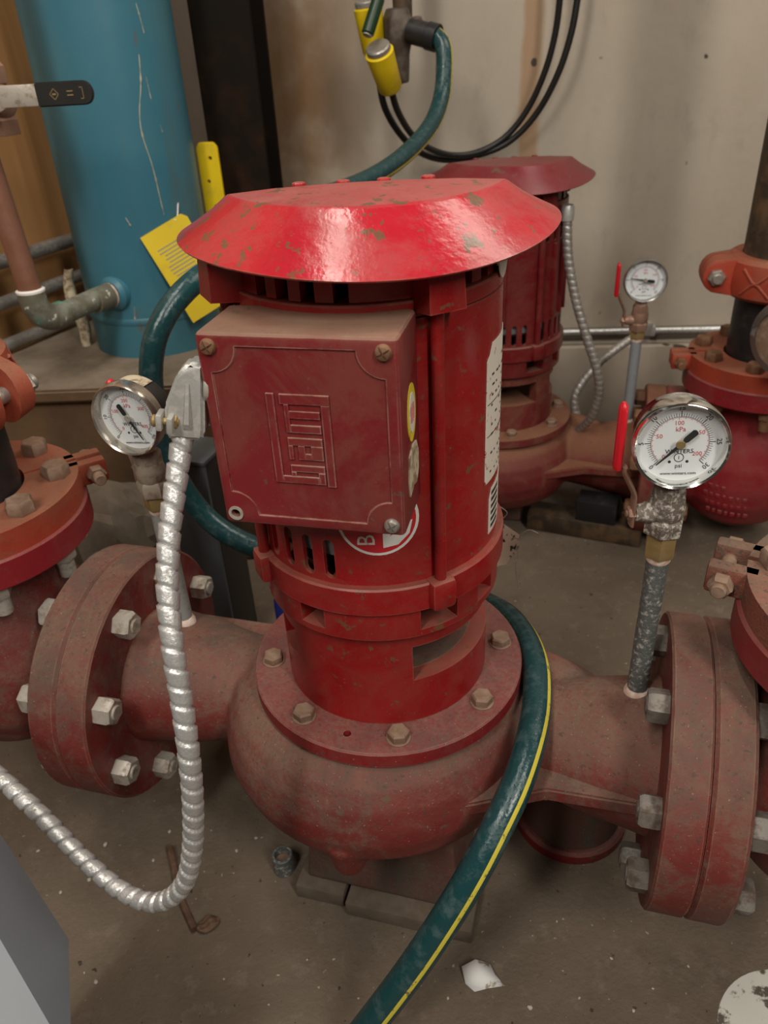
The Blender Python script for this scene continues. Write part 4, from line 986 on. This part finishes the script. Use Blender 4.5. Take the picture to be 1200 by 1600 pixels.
t = thing('yellowed_jug', 'yellowed plastic jug in the dark gap left of the motor bracket', 'jug', T(-0.150, 0.735, 0))
obj('jug_body', lathe([(0, 0), (0.040, 0), (0.044, 0.010), (0.044, 0.09), (0.036, 0.115), (0.018, 0.13), (0, 0.13)], 32), M['brass'], t)
obj('jug_cap', xf(disc(0.017, 0.014, 0.002, 24), T(0, 0, 0.129)), M['yellow'], t)

# broken concrete lump behind the left flange
cp_ = Vector((-0.435, 0.99, 0))
bm = bmesh.new(); bmesh.ops.create_icosphere(bm, subdivisions=4, radius=1)
rnd = [Vector((random.gauss(0, 1), random.gauss(0, 1), random.gauss(0, 1))).normalized() for _ in range(18)]
for v in bm.verts:
    d = v.co.normalized(); k = min(0.80+0.14*(i % 3)/2 / max(0.25, d.dot(n_)) if d.dot(n_) > 0.25 else 9 for i, n_ in enumerate(rnd)); k = min(k, 1.15)
    k *= 1+0.05*math.sin(d.x*17+d.z*9)+0.04*math.sin(d.y*23-d.z*14); v.co = Vector((d.x*0.165*k, d.y*0.13*k, max(-0.13, d.z*0.165*k)))
bmesh.ops.translate(bm, vec=(0, 0, 0.13), verts=bm.verts)
o = obj('concrete_lump', bm, M['stone'], None, 25); o.location = cp_; tag(o, 'rough broken lump of grey concrete behind the left pipe flange', 'rubble')

# ------------------------------------------------------------------ flexible conduits
def flex(bm_pts, r, amp, pitch, seg=16, per=16):
    pts = resample(spline(bm_pts, 16), pitch/per)
    def rf(i, s_, a):
        ph = (s_/pitch+a/(2*PI)) % 1.0
        prof = (ph/0.06 if ph < 0.06 else (1.0-0.30*(ph-0.06)/0.76 if ph < 0.82 else 0.70*(1-(ph-0.82)/0.10) if ph < 0.92 else 0.0))
        return r-amp+amp*prof
    return tube(pts, r, seg, rf=rf)
fx = [(287, 668, .468), (277, 740, .452), (265, 830, .430), (262, 920, .408), (270, 1010, .388), (283, 1090, .376), (294, 1170, .366), (301, 1245, .362), (301, 1320, .362), (290, 1375, .362), (262, 1405, .366), (225, 1408, .374), (180, 1385, .388), (125, 1337, .405), (65, 1275, .425), (0, 1215, .45), (-60, 1165, .47), (-120, 1130, .49)]
P_ = [pix(*q) for q in fx]; p0 = P_[0]
t = thing('flexible_conduit', 'bright silver flexible conduit looping down from the red terminal box', 'conduit', T(*p0))
obj('spiral_armour', flex([p-p0 for p in P_], 0.0077, 0.0022, 0.0128), M['galv'], t, 60)
# 90-degree die-cast connector: clamp body, rounded back, screws
ctop = pix(303, 580, .462)-p0
ax_ = (ctop-Vector((0, 0, 0))).normalized()
CM = ax_.to_track_quat('Z', 'Y').to_matrix().to_4x4()
CM = T(0, 0, 0) @ RY(8) @ RX(-3)
shell = hull([(-0.010, -0.011, -0.004), (0.013, -0.011, -0.004), (-0.010, 0.011, -0.004), (0.013, 0.011, -0.004), (-0.0095, -0.011, 0.018), (-0.0095, 0.010, 0.018), (-0.002, -0.010, 0.038), (-0.002, 0.009, 0.038), (0.005, -0.008, 0.046), (0.005, 0.008, 0.046), (0.015, -0.009, 0.047), (0.015, 0.009, 0.047), (0.015, -0.011, 0.0), (0.015, 0.011, 0.0)])
bmesh.ops.bevel(shell, geom=list(shell.edges), offset=0.0022, segments=2, affect='EDGES')
obj('connector_body', xf(shell, CM), M['diecast'], t)
obj('connector_rib', xf(hull([(0.004, -0.0105, 0.034), (0.006, -0.0105, 0.034), (0.003, -0.0145, 0.008), (0.006, -0.0145, 0.008), (0.002, -0.0105, 0.002), (0.008, -0.0105, 0.002)]), CM), M['diecast'], t)
obj('connector_collar', xf(ring(0.0095, 0.0068, -0.006, 0.001, 28, 0.001), CM @ T(0.001, 0, 0)), M['diecast'], t)
obj('clamp_lug', xf(box(0.004, 0.013, 0.011, 0.0012), CM @ T(-0.0125, -0.009, 0.008)), M['diecast'], t)
obj('clamp_lug', xf(box(0.004, 0.013, 0.011, 0.0012), CM @ T(-0.005, -0.013, 0.008)), M['diecast'], t)
obj('clamp_screw', xf(join(disc(0.0024, 0.016, 0.0004, 14), xf(hexhead(0.0075, 0.003), T(0, 0, 0.012)), xf(disc(0.004, 0.003, 0.001, 16), T(0, 0, -0.001))), CM @ T(-0.0165, -0.011, 0.008) @ RY(90)), M['brass'], t)
obj('locknut', xf(ring(0.013, 0.008, 0, 0.004, 28, 0.001), CM @ T(0.015, 0, 0.032) @ RY(90)), M['zinc'], t)

def flexthing(pp, r, mat, label, pitch=0.010):
    P2 = [pix(*q) for q in pp]; q0 = P2[0]
    tt = thing('flexible_conduit', label, 'conduit', T(*q0))
    obj('spiral_armour', flex([p-q0 for p in P2], r, r*0.16, pitch, 10, 8), mat, tt, 60)
    obj('end_fitting', xf(lathe([(r*1.05, -0.006), (r*1.4, -0.004), (r*1.4, 0.014), (r*1.15, 0.018), (0, 0.018)], 20), T(0, 0, -0.004)), M['diecast'], tt)
    return tt
flexthing([(886, 335, 1.245), (888, 400, 1.235), (899, 465, 1.225), (916, 525, 1.215), (932, 575, 1.21), (936, 615, 1.215), (925, 650, 1.23), (905, 672, 1.26)], 0.0078, M['galv_dark'], 'ribbed flexible conduit hanging down the right side of the rear motor')
flexthing([(1010, 515, 1.40), (970, 540, 1.38), (935, 568, 1.36), (908, 600, 1.35), (897, 628, 1.345), (905, 660, 1.34), (925, 690, 1.33)], 0.0080, M['galv_dark'], 'flexible conduit curling from the wall conduit down behind the rear pump')

# ------------------------------------------------------------------ hose bib, hose, power cords on the wall
hp = pix(610, 52, 1.52)
t = thing('hose_bib', 'old dark hose tap with green lever on the plaster wall above the pumps', 'tap', T(*hp))
obj('supply_pipe', xf(disc(0.016, 0.6, 0.001, 24), T(0.022, 0.02, 0.01)), M['rustpipe'], t)
remesh(obj('tap_body', join(xf(lathe([(0, -0.075), (0.017, -0.072), (0.019, -0.03), (0.024, -0.01), (0.024, 0.02), (0.018, 0.035), (0, 0.035)], 28), T(0.012, 0, 0)), cyl_between((0.012, 0, -0.002), (0.050, -0.02, 0.006), 0.018, 24)), M['tapbody'], t), 0.003, 4)
sp0, sp1 = pix(640, 48, 1.50)-hp, pix(684, 60, 1.475)-hp
obj('spout', cyl_between(sp0, sp1, 0.0185, 28), M['blackpipe'], t)
obj('spout_collar', cyl_between(sp1-(sp1-sp0).normalized()*0.018, sp1, 0.0205, 28), M['blackpipe'], t)
la, lb_ = pix(592, -4, 1.47)-hp, pix(574, 54, 1.45)-hp
obj('green_lever', cyl_between(la, lb_, 0.0100, 20, 0.002), M['greenmetal'], t)
obj('lever_end', cyl_between(lb_, lb_+(lb_-la).normalized()*0.002, 0.0075, 20), M['zinc'], t)

HP = [(676, 52, 1.480), (692, 72, 1.465), (694, 110, 1.45), (690, 150, 1.43), (676, 190, 1.39), (650, 225, 1.34), (612, 258, 1.28), (565, 285, 1.22), (500, 310, 1.14), (430, 345, 1.05), (380, 385, 0.98), (335, 418, .93), (296, 447, .895), (262, 487, .87), (241, 535, .855), (236, 590, .85), (244, 650, .85), (257, 705, .85), (280, 752, .85), (312, 797, .85), (352, 832, .84), (405, 858, .83), (470, 885, .815), (560, 912, .80), (660, 925, .785), (735, 935, .75), (785, 958, .685), (818, 995, .62), (837, 1045, .56), (839, 1100, .515), (829, 1160, .475), (808, 1225, .445), (778, 1290, .42), (742, 1360, .40), (700, 1430, .385), (650, 1505, .372), (590, 1585, .36), (525, 1665, .35), (460, 1735, .345)]
HW = [pix(*q) for q in HP]; h0 = HW[0]
hpts = resample(spline([p-h0 for p in HW], 10), 0.006)
t = thing('garden_hose', 'dark green garden hose with yellow stripe winding round the foreground pump', 'hose', T(*h0))
obj('hose_tube', tube(hpts, 0.0134, 22, up=(1, 0, 0.3)), M['hose'], t)
# the printed stripe twists slowly along the hose
def twist_stripe(pts, r, a_of, wd):
    bm = bmesh.new(); prev = None; n_ = len(pts)
    for i, (p, tt_, u_, v_) in enumerate(frames(pts, (1, 0, 0.3))):
        a0 = a_of(i/n_, p, u_, v_); q = [bm.verts.new(p+(u_*math.cos(a0+k*wd/3)+v_*math.sin(a0+k*wd/3))*(r+0.0003)) for k in (-1.5, -0.5, 0.5, 1.5)]
        if prev:
            for k in range(3): bm.faces.new((prev[k], prev[k+1], q[k+1], q[k]))
        prev = q
    return bm
KEYS = [(0.0, (0.6, -0.5, -0.4)), (0.2, (0.4, -0.7, -0.35)), (0.27, (0.2, 0.9, -0.4)), (0.60, (0.3, 0.9, 0.2)), (0.66, (0.55, -0.7, 0.5)), (1.0, (0.30, -0.75, 0.55))]
def facing(f, u_, v_):
    for (f0, d0), (f1, d1) in zip(KEYS, KEYS[1:]):
        if f <= f1: d = Vector(d0).lerp(Vector(d1), (f-f0)/(f1-f0)); break
    return math.atan2(d.dot(v_), d.dot(u_))
HS = h0
obj('hose_stripe', twist_stripe(hpts, 0.0134, lambda f, p, u_, v_: facing(f, u_, v_), 0.30), M['hose_yellow'], t)

def cord(nm, pp, r, label, plug):
    Q = [pix(*q) for q in pp]; q0 = Q[0]
    tt = thing(nm, label, 'cable', T(*q0))
    obj('cord_jacket', tube(resample(spline([p-q0 for p in Q], 10), 0.012), r, 12), M['black'], tt)
    d = (Q[1]-Q[0]).normalized()
    if plug:
        PM = (-d).to_track_quat('Z', 'Y').to_matrix().to_4x4()
        obj('yellow_connector', xf(lathe([(r, -0.004), (0.017, 0.0), (0.020, 0.004), (0.0225, 0.05), (0.0235, 0.066), (0.019, 0.068), (0, 0.068)], 28), PM), M['yellow'], tt)
        obj('connector_face', xf(disc(0.020, 0.010, 0.002, 24), PM @ T(0, 0, 0.067)), M['galv_dark'], tt)
        for k in range(2): obj('case_screw', xf(disc(0.0028, 0.003, 0.0005, 12), PM @ T(*PA(0.0195, 150+70*k, 0.012)) @ RX(90)), M['blackpaint'], tt)
    return tt
cord('power_cord', [(611, 140, 1.50), (622, 175, 1.52), (645, 212, 1.56), (675, 234, 1.60), (712, 243, 1.63), (752, 236, 1.645), (792, 212, 1.645), (826, 168, 1.635), (852, 110, 1.62), (868, 50, 1.61), (876, -15, 1.60), (879, -60, 1.60), (876, -200, 1.60), (866, -420, 1.61)], 0.0058, 'black power cord with a large yellow connector hanging below the hose tap', True)
cord('power_cord', [(586, 84, 1.53), (592, 122, 1.535), (602, 170, 1.545), (628, 213, 1.575), (660, 240, 1.61), (700, 250, 1.635), (745, 243, 1.65), (795, 222, 1.645), (838, 178, 1.63), (872, 115, 1.61), (893, 50, 1.60), (904, -15, 1.595), (908, -60, 1.59), (908, -200, 1.59), (896, -420, 1.60)], 0.0060, 'black power cord whose yellow connector sits behind the green lever', True)

# ------------------------------------------------------------------ things low in the frame
# grey cabinet corner, bottom left: sheet-metal box with a folded shoulder
ca_ = [pix(-40, 1240, .385), pix(107, 1467, .330), pix(110, 1620, .268), pix(95, 1600, .255), pix(-40, 1394, .300)]
bot = [Vector((p.x, p.y, 0.0)) for p in ca_]
sh_n = [pix(-40, 1240, .385), pix(107, 1467, .330)]
base0 = Vector((-0.30, 0.30, 0))
k_ = pix(107, 1467, .330); j_ = pix(-60, 1210, .39); i_ = pix(93, 1597, .268); h_ = pix(-60, 1364, .318); m_ = pix(112, 1660, .245)
back = Vector((-0.16, 0.02, 0))
shoulder = [j_, k_, m_, i_, h_]
t = thing('grey_cabinet', 'grey sheet metal cabinet corner at the lower left of the photo', 'cabinet', T(*base0))
top_z = min(i_.z, h_.z)
pts = [p-base0 for p in (j_, k_, m_, i_, h_)]
lows = [pixz(113, 1760, 0.0)-base0, Vector((j_.x-0.05, j_.y-0.03, 0))-base0]
far = [Vector((h_.x-0.12, h_.y-0.10, h_.z))-base0, Vector((i_.x-0.10, i_.y-0.14, i_.z))-base0]
far += [Vector((f.x, f.y, -base0.z)) for f in far]
obj('cabinet_body', hull([(p.x, p.y, p.z) for p in pts+lows+far]), M['cabinet'], t, 12)
obj('cabinet_foot', xf(box(0.10, 0.05, 0.012, 0.002), T(0, -0.01, 0.006)), M['blackpaint'], t)

# shims, nut and stub at the pump foot
SM_ = T(AX.x, AX.y, 0) @ RZ(LINE)
for nm, x0, x1, y0, lab in (('wood_shim', -0.092, -0.038, -0.087, 'dirty wooden shim under the pump foot, left one of the two'), ('wood_shim', -0.034, 0.100, -0.094, 'dirty wooden shim under the pump foot, right one with the squared end')):
    o = obj(nm, xf(box(x1-x0, 0.16, 0.0205, 0.002), T(0, 0, 0.01025)), M['shim']); o.matrix_world = SM_ @ T((x0+x1)/2, y0+0.08, 0); tag(o, lab, 'shim')
p = pixz(456, 1352, 0.0)
t = thing('pipe_stub', 'short open pipe stub standing on the floor left of the pump foot', 'pipe stub', T(p.x-0.008, p.y-0.004, 0))
obj('stub_tube', ring(0.0115, 0.0085, 0, 0.026, 24, 0.0008), M['nipple'], t)
obj('stub_core', xf(disc(0.0085, 0.014, 0.0004, 20), T(0, 0, 0.002)), M['dirtybolt'], t)

# red support plate under the right nozzle
t = thing('support_stand', 'low red round support stand on the floor under the right nozzle', 'stand', T(0.196, 0.60, 0))
obj('stand_base', lathe([(0, 0), (0.062, 0), (0.063, 0.004), (0.063, 0.014), (0.060, 0.017), (0, 0.017)], 56), M['coverfl'], t)
obj('stand_post', lathe([(0.056, 0.016), (0.055, 0.03), (0.054, 0.085), (0.050, 0.090), (0, 0.090)], 48), M['mud'], t)

o = obj('rusty_rod', tube(spline([Vector((0, 0, 0.005)), Vector((0.012, -0.030, 0.0052)), Vector((0.022, -0.058, 0.0048)), Vector((0.046, -0.100, 0.005))], 6), 0.0042, 10), M['nail']); o.location = (-0.268, 0.585, 0)
tag(o, 'bent rusty rod lying on the floor under the silver conduit', 'rod')
p = pixz(326, 1447, 0)
bm = bmesh.new(); bmesh.ops.create_icosphere(bm, subdivisions=3, radius=1)
for v in bm.verts: v.co = Vector((v.co.x*0.013, v.co.y*0.008, (v.co.z*0.4+0.38)*0.008*(1+0.3*math.sin(v.co.x*5)+0.2*math.sin(v.co.y*9))))
o = obj('bark_chip', bm, M['nail']); o.location = (p.x, p.y, 0.0005); o.rotation_euler.z = 0.5; tag(o, 'small brown chip beside the lower end of the rusty rod', 'chip')

# torn paper scrap with a fold
p = pixz(755, 1530, 0)
bm = bmesh.new()
for (x, y, z) in ((-0.020, 0.010, 0.006), (-0.006, 0.014, 0.010), (0.008, 0.012, 0.005), (-0.018, -0.004, 0.001), (-0.002, -0.001, 0.008), (0.012, 0.002, 0.003), (-0.010, -0.012, 0.0008), (0.004, -0.010, 0.002), (0.020, -0.008, 0.0008)): bm.verts.new((x, y, z))
bm.verts.ensure_lookup_table()
for f in ((0, 3, 4, 1), (1, 4, 5, 2), (3, 6, 7, 4), (4, 7, 8, 5)): bm.faces.new([bm.verts[i] for i in f])
o = obj('paper_scrap', bm, M['paper'], None, 10); o.location = (p.x, p.y, 0.0004); sol = o.modifiers.new('s', 'SOLIDIFY'); sol.thickness = 0.0005; bake(o)
tag(o, 'torn white paper scrap on the floor right of the hose', 'paper')

# white lid with a grey rim, bottom right corner
p = pix(1246, 1650, .345)
t = thing('bucket_lid', 'dirty white round lid with grey rim at the lower right corner', 'lid', T(p.x, p.y, p.z-0.004))
obj('lid_panel', xf(disc(0.082, 0.004, 0.001, 64), T(0, 0, 0)), M['lid'], t)
obj('lid_rim', lathe([(0.076, -0.004), (0.0885, -0.006), (0.091, 0.0), (0.0895, 0.008), (0.082, 0.010), (0.078, 0.004)], 72, caps=False), M['greynipple'], t)
obj('bucket_wall', lathe([(0.070, -p.z+0.0045), (0.084, -0.004)], 48, caps=True), M['lid'], t)

# stained card tag hanging behind the motor on thin wire
p = pix(797, 850, .70)
t = thing('card_tag', 'stained cardboard tag on thin wire behind the right side of the motor', 'tag', T(*p) @ RZ(-8) @ RX(66))
obj('card', prism([(-0.020, -0.026), (-0.004, -0.022), (0.009, -0.004), (0.0095, 0.010), (-0.008, 0.022), (-0.024, 0.028)], 0.0012), M['card'], t)
obj('tie_wire', tube(spline([Vector((0.008, 0.006, 0.0006)), Vector((0.013, 0.012, 0.002)), Vector((0.020, 0.016, 0.004)), Vector((0.029, 0.013, 0.006))], 6), 0.0005, 6), M['zinc'], t)
obj('tie_wire', tube(spline([Vector((0.0075, -0.006, 0.0006)), Vector((0.0085, -0.014, 0.002)), Vector((0.006, -0.022, 0.004)), Vector((0.010, -0.046, 0.006))], 6), 0.0005, 6), M['zinc'], t)
obj('tie_wire', tube(spline([Vector((-0.012, 0.024, 0.0006)), Vector((-0.004, 0.034, 0.002)), Vector((-0.018, 0.044, 0.004))], 6), 0.0005, 6), M['zinc'], t)

# dark clutter on the floor under the rear pump
p = pixz(905, 830, 0)
t = thing('scrap_block', 'dark dirty block on the floor beneath the rear pump nozzle', 'block', T(0.36, 1.20, 0) @ RZ(-24))
obj('block_body', xf(box(0.20, 0.05, 0.035, 0.003), T(0, 0, 0.0175)), M['rustpipe'], t)
obj('block_step', xf(box(0.07, 0.045, 0.04, 0.003), T(0.02, 0.0, 0.055)), M['blackpipe'], t)

# crumbs of grit on the concrete
for i, (u, v, s_) in enumerate(((832, 1462, .0012), (828, 1575, .0035), (955, 1498, .0022), (150, 1535, .0032), (132, 1520, .0018), (240, 1345, .003), (265, 1300, .0035), (165, 1320, .004), (120, 1350, .0045), (140, 1375, .004), (60, 1330, .003), (95, 1395, .003), (370, 1330, .003), (400, 1310, .0028), (700, 1560, .002), (905, 1560, .002), (990, 1580, .0025), (1020, 1545, .0018), (870, 1440, .0018), (805, 940, .0022), (1050, 868, .003), (480, 1500, .0015), (560, 1560, .0016), (420, 1570, .0015), (350, 1530, .0015), (1075, 1510, .002))):
    s_ *= 0.65; p = pixz(u, v, 0); bm = bmesh.new(); bmesh.ops.create_icosphere(bm, subdivisions=2, radius=1)
    for vv in bm.verts: vv.co = Vector((vv.co.x*s_*random.uniform(0.8, 1.5), vv.co.y*s_*random.uniform(0.7, 1.1), (vv.co.z+0.75)*s_*0.6*random.uniform(0.8, 1.1)))
    o = obj('grit_crumb', bm, M['crumb'], None, 20); o.location = (p.x, p.y, 0.0); o.rotation_euler.z = random.random()*6
    tag(o, 'small pale crumb of grit lying on the dusty concrete floor', 'grit', 'crumbs of grit on the concrete floor')
